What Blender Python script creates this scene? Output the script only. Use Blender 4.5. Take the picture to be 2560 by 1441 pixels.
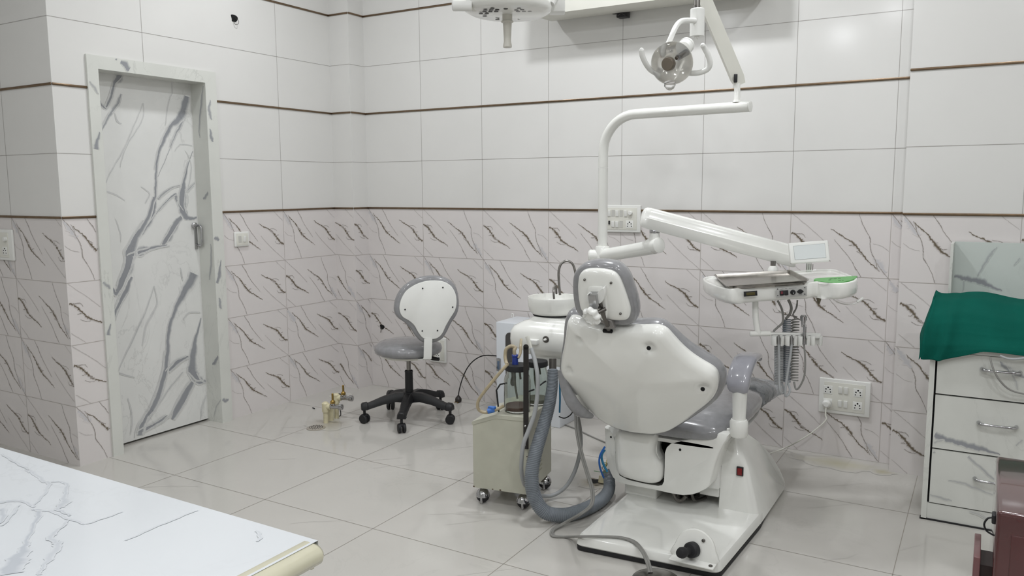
import bpy, bmesh, math, random
from mathutils import Vector as V, Matrix
random.seed(7)
sc = bpy.context.scene
for o in list(bpy.data.objects): bpy.data.objects.remove(o)
COL = sc.collection
# ------------------------------------------------------------------ camera
FPX, PITCH, ROLL, YAW, CH = 2012.507, 0.1242239, -0.0057220, -0.5339596, 1.3301039
CO = V((0, 0, CH))
cF = V((math.sin(YAW)*math.cos(PITCH), math.cos(YAW)*math.cos(PITCH), -math.sin(PITCH)))
_R = V((math.cos(YAW), -math.sin(YAW), 0)); _U = _R.cross(cF)
cR = math.cos(ROLL)*_R + math.sin(ROLL)*_U
cU = -math.sin(ROLL)*_R + math.cos(ROLL)*_U
cam = bpy.data.cameras.new('camera'); camo = bpy.data.objects.new('camera', cam); COL.objects.link(camo)
camo.matrix_world = Matrix(((cR.x, cU.x, -cF.x, 0), (cR.y, cU.y, -cF.y, 0), (cR.z, cU.z, -cF.z, CH), (0, 0, 0, 1)))
cam.sensor_width = 36; cam.lens = 36*FPX/2560; cam.clip_start = 0.05; cam.clip_end = 50
sc.camera = camo
# ------------------------------------------------------------------ world, lights, exposure
w = bpy.data.worlds.new('world'); sc.world = w; w.use_nodes = True
w.node_tree.nodes['Background'].inputs[0].default_value = (0.9, 0.95, 1, 1)
w.node_tree.nodes['Background'].inputs[1].default_value = 0.05
sc.view_settings.view_transform = 'Standard'; sc.view_settings.look = 'None'
sc.view_settings.exposure = -0.36; sc.view_settings.gamma = 1.0
CEIL = 3.05
LAMPS = [(-1.5, 3.15, 24), (-2.9, 2.95, 14), (-0.2, 2.9, 14), (-0.1, 1.3, 13), (-1.55, 1.3, 4), (-2.9, 1.2, 9), (-2.46, -0.33, 9),
         (-0.9, -0.6, 9), (0.4, -0.4, 27), (-1.54, -1.74, 20), (-2.81, -2.12, 10), (0.95, 1.0, 19)]
LCOL = (0.955, 0.98, 1.015)
for x, y, e in LAMPS:
    l = bpy.data.lights.new('led_light', 'AREA'); l.shape = 'DISK'; l.size = 0.17; l.energy = e; l.color = LCOL
    lo = bpy.data.objects.new('led_light', l); COL.objects.link(lo); lo.location = (x, y, CEIL-0.022)

# ------------------------------------------------------------------ pixel -> place helpers (2560x1441 frame)
def ray(x, y): return cF + cR*((x-1280)/FPX) - cU*((y-720.5)/FPX)
def zp(x, y, z): d = ray(x, y); return CO + d*((z-CO.z)/d.z)
def yp(x, y, Y): d = ray(x, y); return CO + d*(Y/d.y)
def xp(x, y, X): d = ray(x, y); return CO + d*(X/d.x)
def dp(x, y, dep): return CO + ray(x, y)*dep
def pp(x, y, o, n): d = ray(x, y); return CO + d*((o-CO).dot(n)/d.dot(n))

# ------------------------------------------------------------------ materials
MATS = {}
def srgb(h):
    if isinstance(h, str): c = [int(h[i:i+2], 16)/255 for i in (0, 2, 4)]
    else: c = list(h)
    return tuple((v/12.92 if v <= .04045 else ((v+.055)/1.055)**2.4) for v in c) + (1,)
def mat(name, col='808080', rough=.4, metal=0, spec=.5, coat=0, var=.03, scale=12, trans=0, ior=1.45, bump=0, bscale=200, attr=False, emit=None, sheen=0, alpha=1):
    if name in MATS: return MATS[name]
    m = bpy.data.materials.new(name); m.use_nodes = True; nt = m.node_tree; N = nt.nodes; L = nt.links
    b = N['Principled BSDF']; c = srgb(col)
    b.inputs['Roughness'].default_value = rough; b.inputs['Metallic'].default_value = metal
    b.inputs['Specular IOR Level'].default_value = spec; b.inputs['IOR'].default_value = ior
    b.inputs['Coat Weight'].default_value = coat; b.inputs['Coat Roughness'].default_value = .05
    b.inputs['Transmission Weight'].default_value = trans; b.inputs['Alpha'].default_value = alpha
    if sheen: b.inputs['Sheen Weight'].default_value = sheen
    tc = N.new('ShaderNodeTexCoord'); no = N.new('ShaderNodeTexNoise'); no.inputs['Scale'].default_value = scale; no.inputs['Detail'].default_value = 5
    L.new(tc.outputs['Object'], no.inputs['Vector'])
    mr = N.new('ShaderNodeMapRange'); mr.inputs['From Min'].default_value = .3; mr.inputs['From Max'].default_value = .7
    mr.inputs['To Min'].default_value = 1-var; mr.inputs['To Max'].default_value = 1+var
    L.new(no.outputs['Fac'], mr.inputs['Value'])
    mx = N.new('ShaderNodeMix'); mx.data_type = 'RGBA'; mx.blend_type = 'MULTIPLY'; mx.inputs[0].default_value = 1
    if attr:
        a = N.new('ShaderNodeAttribute'); a.attribute_name = 'col'; L.new(a.outputs['Color'], mx.inputs[6])
    else: mx.inputs[6].default_value = c
    cb = N.new('ShaderNodeCombineColor'); [L.new(mr.outputs[0], cb.inputs[i]) for i in range(3)]
    L.new(cb.outputs[0], mx.inputs[7]); L.new(mx.outputs[2], b.inputs['Base Color'])
    if bump:
        n2 = N.new('ShaderNodeTexNoise'); n2.inputs['Scale'].default_value = bscale; n2.inputs['Detail'].default_value = 4
        L.new(tc.outputs['Object'], n2.inputs['Vector'])
        bp = N.new('ShaderNodeBump'); bp.inputs['Strength'].default_value = bump; bp.inputs['Distance'].default_value = .002
        L.new(n2.outputs['Fac'], bp.inputs['Height']); L.new(bp.outputs[0], b.inputs['Normal'])
    if emit: b.inputs['Emission Color'].default_value = emit[:3]+(1,); b.inputs['Emission Strength'].default_value = emit[3]
    MATS[name] = m; return m
def cloud(m, amt=.12, scale=1.6):
    nt = m.node_tree; N = nt.nodes; L = nt.links; b = N['Principled BSDF']; src = b.inputs['Base Color'].links[0].from_socket
    tc = N.new('ShaderNodeTexCoord'); mp = N.new('ShaderNodeMapping'); mp.inputs['Rotation'].default_value = (.6, .3, .5); mp.inputs['Scale'].default_value = (1, 1, .55)
    L.new(tc.outputs['Object'], mp.inputs[0])
    no = N.new('ShaderNodeTexNoise'); no.inputs['Scale'].default_value = scale*2.2; no.inputs['Detail'].default_value = 7; no.inputs['Roughness'].default_value = .62; no.inputs['Distortion'].default_value = 1.1
    L.new(mp.outputs[0], no.inputs['Vector'])
    a = N.new('ShaderNodeMath'); a.operation = 'SUBTRACT'; a.inputs[1].default_value = .5; L.new(no.outputs['Fac'], a.inputs[0])
    c = N.new('ShaderNodeMath'); c.operation = 'ABSOLUTE'; L.new(a.outputs[0], c.inputs[0])
    r = N.new('ShaderNodeMapRange'); r.inputs['From Min'].default_value = 0; r.inputs['From Max'].default_value = .014; r.inputs['To Min'].default_value = 1-amt; r.inputs['To Max'].default_value = 1; L.new(c.outputs[0], r.inputs['Value'])
    n2 = N.new('ShaderNodeTexNoise'); n2.inputs['Scale'].default_value = scale*1.5; L.new(mp.outputs[0], n2.inputs['Vector'])
    r2 = N.new('ShaderNodeMapRange'); r2.inputs['From Min'].default_value = .42; r2.inputs['From Max'].default_value = .62; L.new(n2.outputs['Fac'], r2.inputs['Value'])
    mm = N.new('ShaderNodeMix'); mm.data_type = 'FLOAT'; L.new(r2.outputs[0], mm.inputs[0]); mm.inputs[2].default_value = 1; L.new(r.outputs[0], mm.inputs[3])
    mx = N.new('ShaderNodeMix'); mx.data_type = 'RGBA'; mx.blend_type = 'MULTIPLY'; mx.inputs[0].default_value = 1
    cb = N.new('ShaderNodeCombineColor'); [L.new(mm.outputs[0], cb.inputs[i]) for i in range(3)]
    L.new(src, mx.inputs[6]); L.new(cb.outputs[0], mx.inputs[7]); L.new(mx.outputs[2], b.inputs['Base Color'])
TILE = mat('glazed_wall_tile', rough=.13, var=.012, scale=3, attr=True, spec=.45)
FLOOR = mat('polished_floor_tile', rough=.10, var=.03, scale=2.2, attr=True, spec=.5)
BOARD = mat('marble_laminate', rough=.22, var=.03, scale=5, attr=True)
CTOP = mat('marble_worktop', rough=.13, var=.02, scale=4, attr=True)
cloud(BOARD, .16, 1.8); cloud(CTOP, .05, 1.5); cloud(FLOOR, .045, .9)
BRONZE = mat('bronze_trim', '7c6a57', .3, 1, var=.12, scale=30)
CEILM = mat('ceiling_paint', 'e2e2de', .8)
ENAMEL = mat('white_enamel', 'ebebe6', .16, coat=.6, var=.012)
PLAST = mat('white_plastic', 'e6e6e2', .32, var=.015)
PLAST2 = mat('warm_white_plastic', 'dcdbd2', .38, var=.02)
GREYV = mat('grey_vinyl', '8b8b8d', .22, coat=.5, var=.07, scale=45, bump=.06, bscale=60)
GREYV2 = mat('light_grey_vinyl', '9c9ca3', .2, coat=.6, var=.04, scale=35)
BLACK = mat('black_plastic', '1c1c1e', .42, var=.1)
RUBBER = mat('black_rubber', '202022', .6, var=.1)
DARK = mat('dark_hollow', '0c0c0d', .8)
CHROME = mat('chrome', 'b9b9bb', .12, 1, var=.05)
STEEL = mat('brushed_steel', '8c8985', .28, 1, var=.12, scale=60)
DULL = mat('dull_steel', '6f6c68', .4, 1, var=.1)
BEIGE = mat('beige_painted_metal', 'bab9aa', .42, var=.05, scale=14, bump=.05, bscale=90)
HOSE = mat('grey_hose_plastic', '7c8288', .45, var=.08, scale=30)
CORD = mat('grey_cord', '8a8985', .45, var=.06)
CORDL = mat('light_grey_cord', 'a3a5a6', .45, var=.04)
TAN = mat('tan_tube', 'aa9d82', .35, var=.12, scale=25)
BLUE = mat('blue_plastic', '2b3f8f', .35)
BLUEC = mat('blue_tube', '1f6f96', .35)
GLASS = mat('clear_glass', 'e2e7e2', .02, trans=1, ior=1.45, var=0)
SHIELD = mat('clear_shield', 'fafafa', .03, trans=1, ior=1.18, var=0)
GREEN = mat('green_panel', '4f9a4a', .35, var=.03)
CLOTH = mat('green_cloth', '09564a', .9, var=.10, scale=9, bump=.5, bscale=700, spec=.15)
MAROON = mat('maroon_metal', '47191a', .2, coat=1, var=.12, scale=8)
MAROON2 = mat('maroon_edge', '6a4546', .3, coat=.4, var=.05)
RED = mat('red_switch', '7a1418', .3)
TRAYM = mat('tray_steel', 'a8a49e', .2, 1, var=.15, scale=50)
FILM = mat('film_viewer_screen', 'd8dcdc', .25, var=.01)
OLIVE = mat('olive_display', '4c4420', .4)
SILVER = mat('silver_label', 'b9b9b6', .4, .3)
BRASS = mat('brass', '9c8146', .35, .8, var=.15)
CREAM = mat('cream_pipe', 'd3cbab', .4, var=.12, scale=20)
EDGE = mat('polished_edge', 'c9c5ad', .2, coat=.5, var=.04)
WRAP = mat('clear_wrap', 'cfd3d6', .12, trans=.72, ior=1.15, var=.25, scale=18, bump=1, bscale=40)
BROWN = mat('brown_cap', '857a6c', .4, .4)
REFL = mat('reflector', 'f4f2ec', .12, .5, var=.2, scale=20)
DIRT = mat('dirt', '8d867a', .8, var=.3, scale=40)
BLOOD = mat('rusty_residue', '6a3a30', .3)
LED = mat('led_diffuser', 'ffffff', .5, emit=(1, .98, .94, 12))

# ------------------------------------------------------------------ mesh builder
class B:
    def __init__(s): s.v = []; s.f = []; s.c = {}
    def addv(s, p, c=None):
        s.v.append(V(p)); 
        if c is not None: s.c[len(s.v)-1] = c
        return len(s.v)-1
    def poly(s, pts, c=None): s.f.append([s.addv(p, c) for p in pts]); return s
    def rings(s, rs, cap0=True, cap1=True, closed=True):
        idx = [[s.addv(p) for p in r] for r in rs]; n = len(rs[0])
        for a, b in zip(idx, idx[1:]):
            for i in range(n if closed else n-1):
                j = (i+1) % n; s.f.append([a[i], a[j], b[j], b[i]])
        if cap0: s.f.append(list(reversed(idx[0])))
        if cap1: s.f.append(idx[-1])
        return s
    def box(s, c, size, fr=None, r=0, seg=3):
        bm = bmesh.new(); bmesh.ops.create_cube(bm, size=1)
        for v in bm.verts: v.co = V((v.co.x*size[0], v.co.y*size[1], v.co.z*size[2]))
        if r: bmesh.ops.bevel(bm, geom=bm.edges[:], offset=min(r, min(size)*.49), segments=seg, profile=.5, affect='EDGES')
        k = len(s.v); bm.verts.ensure_lookup_table()
        for v in bm.verts:
            p = v.co
            if fr: p = fr[0]*p.x + fr[1]*p.y + fr[2]*p.z
            s.v.append(V(c)+p)
        for f in bm.faces: s.f.append([k+v.index for v in f.verts])
        bm.free(); return s
    def b2(s, a, b, r=0, seg=3):  # box from two corners
        a = V(a); b = V(b); return s.box((a+b)/2, [abs(b[i]-a[i]) for i in range(3)], r=r, seg=seg)
    def tube(s, pts, r, seg=12, sub=0, cap=True, flat=None, twist=0):
        pts = [V(p) for p in pts]; rr = r if isinstance(r, (list, tuple)) else [r]*len(pts)
        if sub: pts, rr = spline(pts, rr, sub)
        n = len(pts); T = [(pts[min(i+1, n-1)]-pts[max(i-1, 0)]).normalized() for i in range(n)]
        up = V((0, 0, 1)) if abs(T[0].z) < .9 else V((0, 1, 0))
        a = T[0].cross(up).normalized(); rs = []
        for i in range(n):
            a = (a - T[i]*a.dot(T[i])).normalized(); b = T[i].cross(a)
            fx, fy = flat if flat else (1, 1)
            rs.append([pts[i] + a*(rr[i]*fx*math.cos(2*math.pi*k/seg)) + b*(rr[i]*fy*math.sin(2*math.pi*k/seg)) for k in range(seg)])
        return s.rings(rs, cap, cap)
    def lathe(s, prof, o=(0, 0, 0), ax=(0, 0, 1), seg=32, cap=(True, True)):
        o = V(o); ax = V(ax).normalized(); u = ax.orthogonal().normalized(); w_ = ax.cross(u)
        rs = [[o + ax*h + (u*math.cos(2*math.pi*k/seg) + w_*math.sin(2*math.pi*k/seg))*max(r, 1e-5) for k in range(seg)] for r, h in prof]
        return s.rings(rs, *cap)
    def slab(s, out, fr, prof, cap=(True, True)):
        o, ex, ey, n = fr; out = [V((p[0], p[1])) for p in out]; N = len(out); cen = sum(out, V((0, 0)))/N
        ar = sum(out[i].x*out[(i+1) % N].y - out[(i+1) % N].x*out[i].y for i in range(N))
        sg = 1 if ar > 0 else -1; nor = []
        for i in range(N):
            t = (out[(i+1) % N]-out[i-1]).normalized(); nor.append(V((t.y, -t.x))*sg)
        rs = []
        for it in prof:
            ins, h = it[0], it[1]; sc_ = it[2] if len(it) > 2 else 1
            bx0, bx1 = min(p.x for p in out), max(p.x for p in out); by0, by1 = min(p.y for p in out), max(p.y for p in out)
            kx, ky = max(.02, 1-2*ins/max(bx1-bx0, 1e-6)), max(.02, 1-2*ins/max(by1-by0, 1e-6)); mid = V(((bx0+bx1)/2, (by0+by1)/2))
            rs.append([o + ex*q.x + ey*q.y + n*h for q in [mid + V(((p.x-mid.x)*kx, (p.y-mid.y)*ky))*sc_ for p in out]])
        return s.rings(rs, *cap)
def spline(pts, rr, sub, closed=False):
    n = len(pts); P = []; Rr = []
    rng = range(n) if closed else range(n-1)
    g = (lambda i: pts[i % n]) if closed else (lambda i: pts[max(0, min(n-1, i))])
    for i in rng:
        p0, p1, p2, p3 = g(i-1), g(i), g(i+1), g(i+2)
        for k in range(sub):
            t = k/sub
            P.append(.5*((2*p1) + (p2-p0)*t + (2*p0-5*p1+4*p2-p3)*t*t + (3*p1-p0-3*p2+p3)*t**3))
            Rr.append(rr[i] + (rr[(i+1) % n]-rr[i])*t)
    if not closed: P.append(pts[-1]); Rr.append(rr[-1])
    return P, Rr
def smooth2(out, sub=4): return [tuple(p) for p in spline([V((a, b)) for a, b in out], [0]*len(out), sub, True)[0]]
def build(name, b, m, parent=None, angle=35, col=None):
    me = bpy.data.meshes.new(name)
    lo = [min(p[i] for p in b.v) for i in range(3)]; hi = [max(p[i] for p in b.v) for i in range(3)]
    org = V(((lo[0]+hi[0])/2, (lo[1]+hi[1])/2, lo[2]))
    me.from_pydata([p-org for p in b.v], [], b.f); me.update()
    bm = bmesh.new(); bm.from_mesh(me); 
    if col is None: bmesh.ops.recalc_face_normals(bm, faces=bm.faces)
    bm.to_mesh(me); bm.free()
    for p in me.polygons: p.use_smooth = True
    me.set_sharp_from_angle(angle=math.radians(angle))
    if col is not None:
        a = me.color_attributes.new('col', 'FLOAT_COLOR', 'POINT')
        for i in range(len(b.v)): a.data[i].color = tuple(b.c.get(i, col)[:3])+(1,)
    me.materials.append(m)
    o = bpy.data.objects.new(name, me); COL.objects.link(o); o.location = org
    if parent:
        o.parent = parent; o.matrix_parent_inverse = Matrix.Translation(parent_world(parent)).inverted()
    return o
def parent_world(p):
    v = V(p.location)
    while p.parent:
        v = V(p.location); return v   # locations are stored as world coordinates through matrix_parent_inverse
    return v
def tag(o, label=None, cat=None, group=None, kind=None):
    if label: o['label'] = label
    if cat: o['category'] = cat
    if group: o['group'] = group
    if kind: o['kind'] = kind
    return o
def thing(name, loc, label, cat, group=None):
    o = bpy.data.objects.new(name, None); o.empty_display_size = .05; COL.objects.link(o); o.location = V(loc)
    return tag(o, label, cat, group)
def struct(name, b, m, parent=None, angle=35, col=None):
    o = build(name, b, m, parent, angle, col)
    if not parent: o['kind'] = 'structure'
    return o
X, Y, Z = V((1, 0, 0)), V((0, 1, 0)), V((0, 0, 1))

# ------------------------------------------------------------------ tiles and veins
WHITE = srgb('dddcd9'); MARB = srgb('dcd7d5'); GROUT = srgb('a7a39f'); GROUTM = srgb('b3aca6')
VB = srgb('6c6152'); VT = srgb('958e89'); VS = srgb('c9c7c9')
TA = [  # one printed tile: (kind, [(u, v, width)])
 ('b', [(.10, .12, .006), (.14, .18, .010), (.20, .25, .010), (.25, .34, .016), (.30, .44, .022), (.34, .51, .026), (.39, .57, .014), (.46, .63, .011), (.52, .69, .008), (.585, .75, .003)]),
 ('t', [(.09, .10, .006), (.115, .17, .008), (.13, .27, .008), (.17, .38, .008), (.19, .5, .009), (.195, .62, .010), (.24, .74, .007), (.28, .86, .006), (.31, .99, .005)]),
 ('t', [(.26, .0, .005), (.29, .07, .007), (.325, .14, .010), (.36, .24, .006), (.43, .38, .005), (.50, .50, .004), (.545, .58, .003)]),
 ('b', [(.575, .235, .004), (.63, .29, .010), (.70, .335, .014), (.76, .38, .018), (.81, .43, .024), (.85, .50, .026), (.89, .57, .024), (.94, .64, .020), (.995, .675, .022)]),
 ('t', [(.77, .35, .003), (.83, .36, .006), (.88, .40, .004)]), ('t', [(.84, .60, .003), (.87, .655, .007), (.93, .66, .012), (.98, .67, .012)]),
 ('s', [(.60, .48, .006), (.68, .60, .006), (.80, .76, .007), (.90, .88, .007), (1.0, 1.0, .007)]),
 ('s', [(.83, .0, .007), (.90, .09, .006), (1.0, .21, .005)]),
 ('g', [(.0, .02, .012), (.05, .12, .035), (.10, .22, .045), (.15, .31, .02)]),
 ('t', [(.0, .0, .006), (.05, .09, .008), (.10, .19, .006), (.15, .32, .006)]),
 ('s', [(.01, .42, .003), (.08, .50, .004), (.16, .53, .003)]),
]
VK = [0]
def vein(b, P, o, du, dv, W, H, u0, u1, bg, colr, off, nrm, soft=.5, jit=.004, flip=False, rnd=random):
    # polyline -> ribbon whose rim has the surface's own colour, so the vein fades into the stone
    VK[0] = (VK[0]+1) % 11; off = off+VK[0]*.00003
    pts = [V((p[0]*W, p[1]*H)) for p in P]; ww = [p[2] for p in P]
    if flip: pts = [V((W-q.x, H-q.y)) for q in pts]
    pts, ww = spline(pts, ww, 6)
    rows = []
    for i, q in enumerate(pts):
        t = (pts[min(i+1, len(pts)-1)]-pts[max(i-1, 0)]); t = t.normalized() if t.length > 1e-6 else V((1, 0)); m = V((-t.y, t.x))
        wd = ww[i]*(.45+1.1*rnd.random())*.5; q = q + m*jit*(rnd.random()-.5)
        rows.append([q-m*(wd*(1+soft)+.0006), q-m*wd*(1-soft*.6), q+m*wd*(1-soft*.6), q+m*(wd*(1+soft)+.0006)])
    prev = None
    for r in rows:
        inside = all(u0*W-1e-6 <= q.x <= u1*W+1e-6 and 0 <= q.y <= H for q in r)
        if not inside: prev = None; continue
        ids = [b.addv(o + du*q.x + dv*q.y + nrm*(off+i*3e-6), bg if k in (0, 3) else colr) for k, q in enumerate(r)]
        if prev:
            for k in range(3): b.f.append([prev[k], prev[k+1], ids[k+1], ids[k]])
        prev = ids
def strip(b, a, c, wdir, w_, nrm, off, colr):
    a = V(a); c = V(c); d = wdir*w_*.5; n = nrm*off
    b.poly([a-d+n, c-d+n, c+d+n, a+d+n], colr)
ZR = [0, .2957, .5949, .8946, 1.2, 1.5, 1.812, 2.115, 2.428, 2.735, CEIL]
TW = .452
def tilewall(b, o, du, L, seams, pats, nrm, zr=ZR, z0=0, z1=CEIL):
    """a tiled face: o = foot corner, du = direction to the right as seen, L = length; pats[row from floor] = [(u of tile start, 'A'/'B')]"""
    o = V(o)
    for i in range(len(zr)-1):
        a, c = max(zr[i], z0), min(zr[i+1], z1)
        if c <= a: continue
        colr = MARB if i < 4 else WHITE
        b.poly([o+Z*a, o+du*L+Z*a, o+du*L+Z*c, o+Z*c], colr)
        g = GROUTM if i < 4 else GROUT
        if a > 0 and abs(a-zr[i]) < 1e-6: strip(b, o+Z*a, o+du*L+Z*a, Z, .0022, nrm, .0009, g)
        for s_ in seams:
            if .004 < s_ < L-.004: strip(b, o+du*s_+Z*a, o+du*s_+Z*c, du, .002, nrm, .0009, g)
        if i < 4 and pats:
            for us, ty in pats[i]:
                ua, ub = max(0, us), min(L, us+TW)
                if ub-ua < .01: continue
                H = zr[i+1]-zr[i]
                for kd, P in TA:
                    cc = {'b': VB, 't': VT, 's': tuple(.55*VT[k]+.45*MARB[k] for k in range(4)), 'g': VS}[kd]
                    wk = {'b': .78, 't': .62, 's': .62, 'g': 1}[kd]
                    P2 = [(p[0], p[1], p[2]*.45*wk) for p in P]
                    u_lo = (ua-us)/TW; u_hi = (ub-us)/TW
                    if kd == 'b':
                        for (wu, wv, wl, wa) in ((P[3][0], P[3][1], .07, .25), (P[5][0], P[5][1], .06, -.5), (P[-3][0], P[-3][1], .05, .1)):
                            W3 = [(wu, wv, .0035), (wu+wl*.5, wv+wl*(.35+wa), .003), (wu+wl, wv+wl*(.55+wa*1.6), .0012)]
                            vein(b, W3, o+du*us+Z*zr[i+1], du, -Z, TW, H, u_lo, u_hi, MARB, VT, .0005, nrm, soft=.6, jit=.003, flip=(ty == 'B'))
                    vein(b, P2, o+du*us+Z*zr[i+1], du, -Z, TW, H, u_lo, u_hi, MARB, cc, .0005, nrm, soft=.6 if kd != 'b' else .8, jit=.002 if kd != 'b' else .0045, flip=(ty == 'B'))
def pat(rows, start): return [[(start+k*TW, t) for k, t in enumerate(r)] for r in rows]
XL, YB, XC, YP, XE, YE = -3.7207, 4.139, -3.5544, 3.997, -.335, 4.026
DY = 2.1734
# wall_back: rows listed from the floor up
b = B(); tilewall(b, (XC, YB, 0), X, XE-XC, [.4517+TW*k for k in range(7)],
    pat(['ABBAAABB', 'BBBBABAA', 'AAABAAAA', 'ABBBABBA'], 0), -Y)
struct('wall_back', b, TILE, col=WHITE)
# corner pillar on the left
b = B(); tilewall(b, (XL, YP, 0), X, XC-XL, [], pat(['B', 'A', 'B', 'A'], -(TW-(XC-XL))), -Y)
tilewall(b, (XC, YP, 0), Y, YB-YP, [], pat(['A', 'A', 'B', 'B'], 0), X)
struct('wall_corner', b, TILE, col=WHITE)
# right pillar
b = B(); tilewall(b, (XE, YE, 0), X, 2.2, [.4557+TW*k for k in range(5)], pat(['BBABA', 'ABBAB', 'BABAA', 'ABABB'], .004), -Y,
    zr=[0, .2957, .5949, .8946, 1.2, 1.5, 1.832, 2.14, 2.455, 2.76, CEIL])
tilewall(b, (XE, YE, 0), Y, YB-YE, [], None, -X)
struct('wall_right_pillar', b, TILE, col=WHITE)
# left wall with the door opening
FY0, FY1, FZ = 2.341, 3.082, 1.968
b = B(); tilewall(b, (XL, DY, 0), Y, FY0-DY, [], pat(['A', 'B', 'B', 'A'], 0), X)
tilewall(b, (XL, FY1, 0), Y, YP-FY1, [.462], pat(['AA', 'AA', 'AB', 'AA'], .010), X)
tilewall(b, (XL, FY0, 0), Y, FY1-FY0, [.31], None, X, z0=FZ)
struct('wall_left', b, TILE, col=WHITE)
# return face left of the door, looking at the camera
b = B(); DXL = -5.0
tilewall(b, (DXL, DY, 0), X, XL-DXL, [XL-DXL-.43-TW*k for k in range(3)][::-1], pat(['BABA', 'BBAB', 'BBBB', 'ABAB'], XL-DXL-.43-TW*2), -Y)
bo = struct('wall_front_left', b, TILE, col=WHITE)
# plain tiled walls behind the camera
b = B(); b.poly([(DXL, -3, 0), (DXL, DY, 0), (DXL, DY, CEIL), (DXL, -3, CEIL)], WHITE); struct('wall_far_left', b, TILE, col=WHITE)
b = B(); b.poly([(1.86, -3, 0), (1.86, YE, 0), (1.86, YE, CEIL), (1.86, -3, CEIL)], WHITE); struct('wall_right', b, TILE, col=WHITE)
b = B(); b.poly([(DXL, -3, 0), (1.86, -3, 0), (1.86, -3, CEIL), (DXL, -3, CEIL)], WHITE); struct('wall_behind', b, TILE, col=WHITE)
b = B(); b.b2((DXL, -3, CEIL), (1.9, YB+.1, CEIL+.05)); struct('ceiling', b, CEILM)
# floor
FC = srgb('c2bfb9'); FG = srgb('9a948b')
b = B(); b.poly([(DXL, -3, 0), (1.9, -3, 0), (1.9, YB, 0), (DXL, YB, 0)], FC)
for k in range(-3, 9):
    x = -3.219+.601*k
    if DXL < x < 1.9: strip(b, (x, -3, 0), (x, YB, 0), X, .0026, Z, .0006, FG)
for k in range(-9, 4):
    y = 2.927+.603*k
    if y < YB: strip(b, (DXL, y, 0), (1.9, y, 0), Y, .0026, Z, .0006, FG)
rf = random.Random(3)
for k in range(46):  # faint grey streaks printed on the floor tiles
    cx, cy = rf.uniform(-3.6, .6), rf.uniform(1.6, 4.0); a = rf.uniform(.5, 1.1); L_ = rf.uniform(.08, .3)
    P = [(cx+math.cos(a)*L_*t+rf.uniform(-.01, .01), cy+math.sin(a)*L_*t+rf.uniform(-.01, .01), rf.uniform(.002, .006)) for t in (0, .3, .6, 1)]
    if P[-1][1] < YB-.03 and min(p[0] for p in P) > XL+.02:
        sh = rf.uniform(.90, .96); vein(b, P, V((0, 0, 0)), X, Y, 1, 1, -9, 9, FC, tuple(c*sh for c in FC), .0004, Z, soft=.9, jit=.003) if min(p[1] for p in P) > 0 and False else None
        pts = [V((p[0], p[1], .0004)) for p in P]
        for q0, q1, w_ in zip(pts, pts[1:], [p[2] for p in P]):
            m = (q1-q0).cross(Z).normalized()*w_
            i = [b.addv(q, c) for q, c in ((q0-m, FC), (q0, tuple(c*sh for c in FC)), (q0+m, FC), (q1+m, FC), (q1, tuple(c*sh for c in FC)), (q1-m, FC))]
            b.f.append([i[0], i[1], i[4], i[5]]); b.f.append([i[1], i[2], i[3], i[4]])
# yellowish damp stain along the right foot of the back wall, grime round the pipe outlet
def stain(cx, cy, rx, ry, colr, z=.0008, seed=0):
    r_ = random.Random(seed); n = 22; c = b.addv((cx, cy, z), colr); ri = []
    ro = []
    for k in range(n):
        a = 2*math.pi*k/n; f = r_.uniform(.8, 1.1)
        ri.append(b.addv((cx+rx*.45*f*math.cos(a), cy+ry*.45*f*math.sin(a), z), tuple(.6*colr[j]+.4*FC[j] for j in range(4))))
        ro.append(b.addv((cx+rx*f*math.cos(a), cy+ry*f*math.sin(a), z), FC))
    for k in range(n):
        j = (k+1) % n; b.f.append([c, ri[k], ri[j]]); b.f.append([ri[k], ro[k], ro[j], ri[j]])
stain(-.56, 4.02, .22, .10, srgb('bab59e'), seed=1); stain(-.36, 4.00, .06, .05, srgb('b4ae95'), .0009, seed=2)
stain(-3.17, 3.30, .16, .13, srgb('aaa497'), seed=3); stain(-1.47, 3.20, .09, .07, srgb('a29a86'), seed=4)
struct('floor', b, FLOOR, col=FC)
# bronze strips
def trims(n0, runs):
    k = n0
    for a, c, nr in runs:
        for z in (1.2, 1.812, 2.428) if nr != 'P' else (1.2, 1.832, 2.455):
            a_, c_ = V(a), V(c); nn = {'P': -Y, 'Y': -Y, 'X': X}[nr]
            if nr == 'D' or (z > 1.9 and False): continue
            bb = B(); d = (c_-a_).normalized(); bb.box((a_+c_)/2+Z*(z+.002)+nn*.003, ((c_-a_).length, .006, .0115), fr=(d, nn, Z), r=.0025, seg=2)
            # hairline joints where lengths of strip meet
            struct('trim_%d' % k, bb, BRONZE); k += 1
    return k
k = trims(1, [((XC, YB, 0), (XE, YB, 0), 'Y'), ((XE, YE, 0), (1.86, YE, 0), 'P'), ((XL, YP, 0), (XC, YP, 0), 'Y'), ((XC, YP, 0), (XC, YB, 0), 'X'),
    ((XL, FY1, 0), (XL, YP, 0), 'X'), ((DXL, DY, 0), (XL, DY, 0), 'Y')])
for z in (1.2, 1.812):
    bb = B(); bb.b2((XL, DY, z-.004), (XL+.006, FY0, z+.0075), r=.0025, seg=2); struct('trim_%d' % k, bb, BRONZE); k += 1
bb = B(); bb.b2((XL, DY, 2.424), (XL+.006, FY1, 2.4355), r=.0025, seg=2); struct('trim_%d' % k, bb, BRONZE); k += 1

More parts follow.
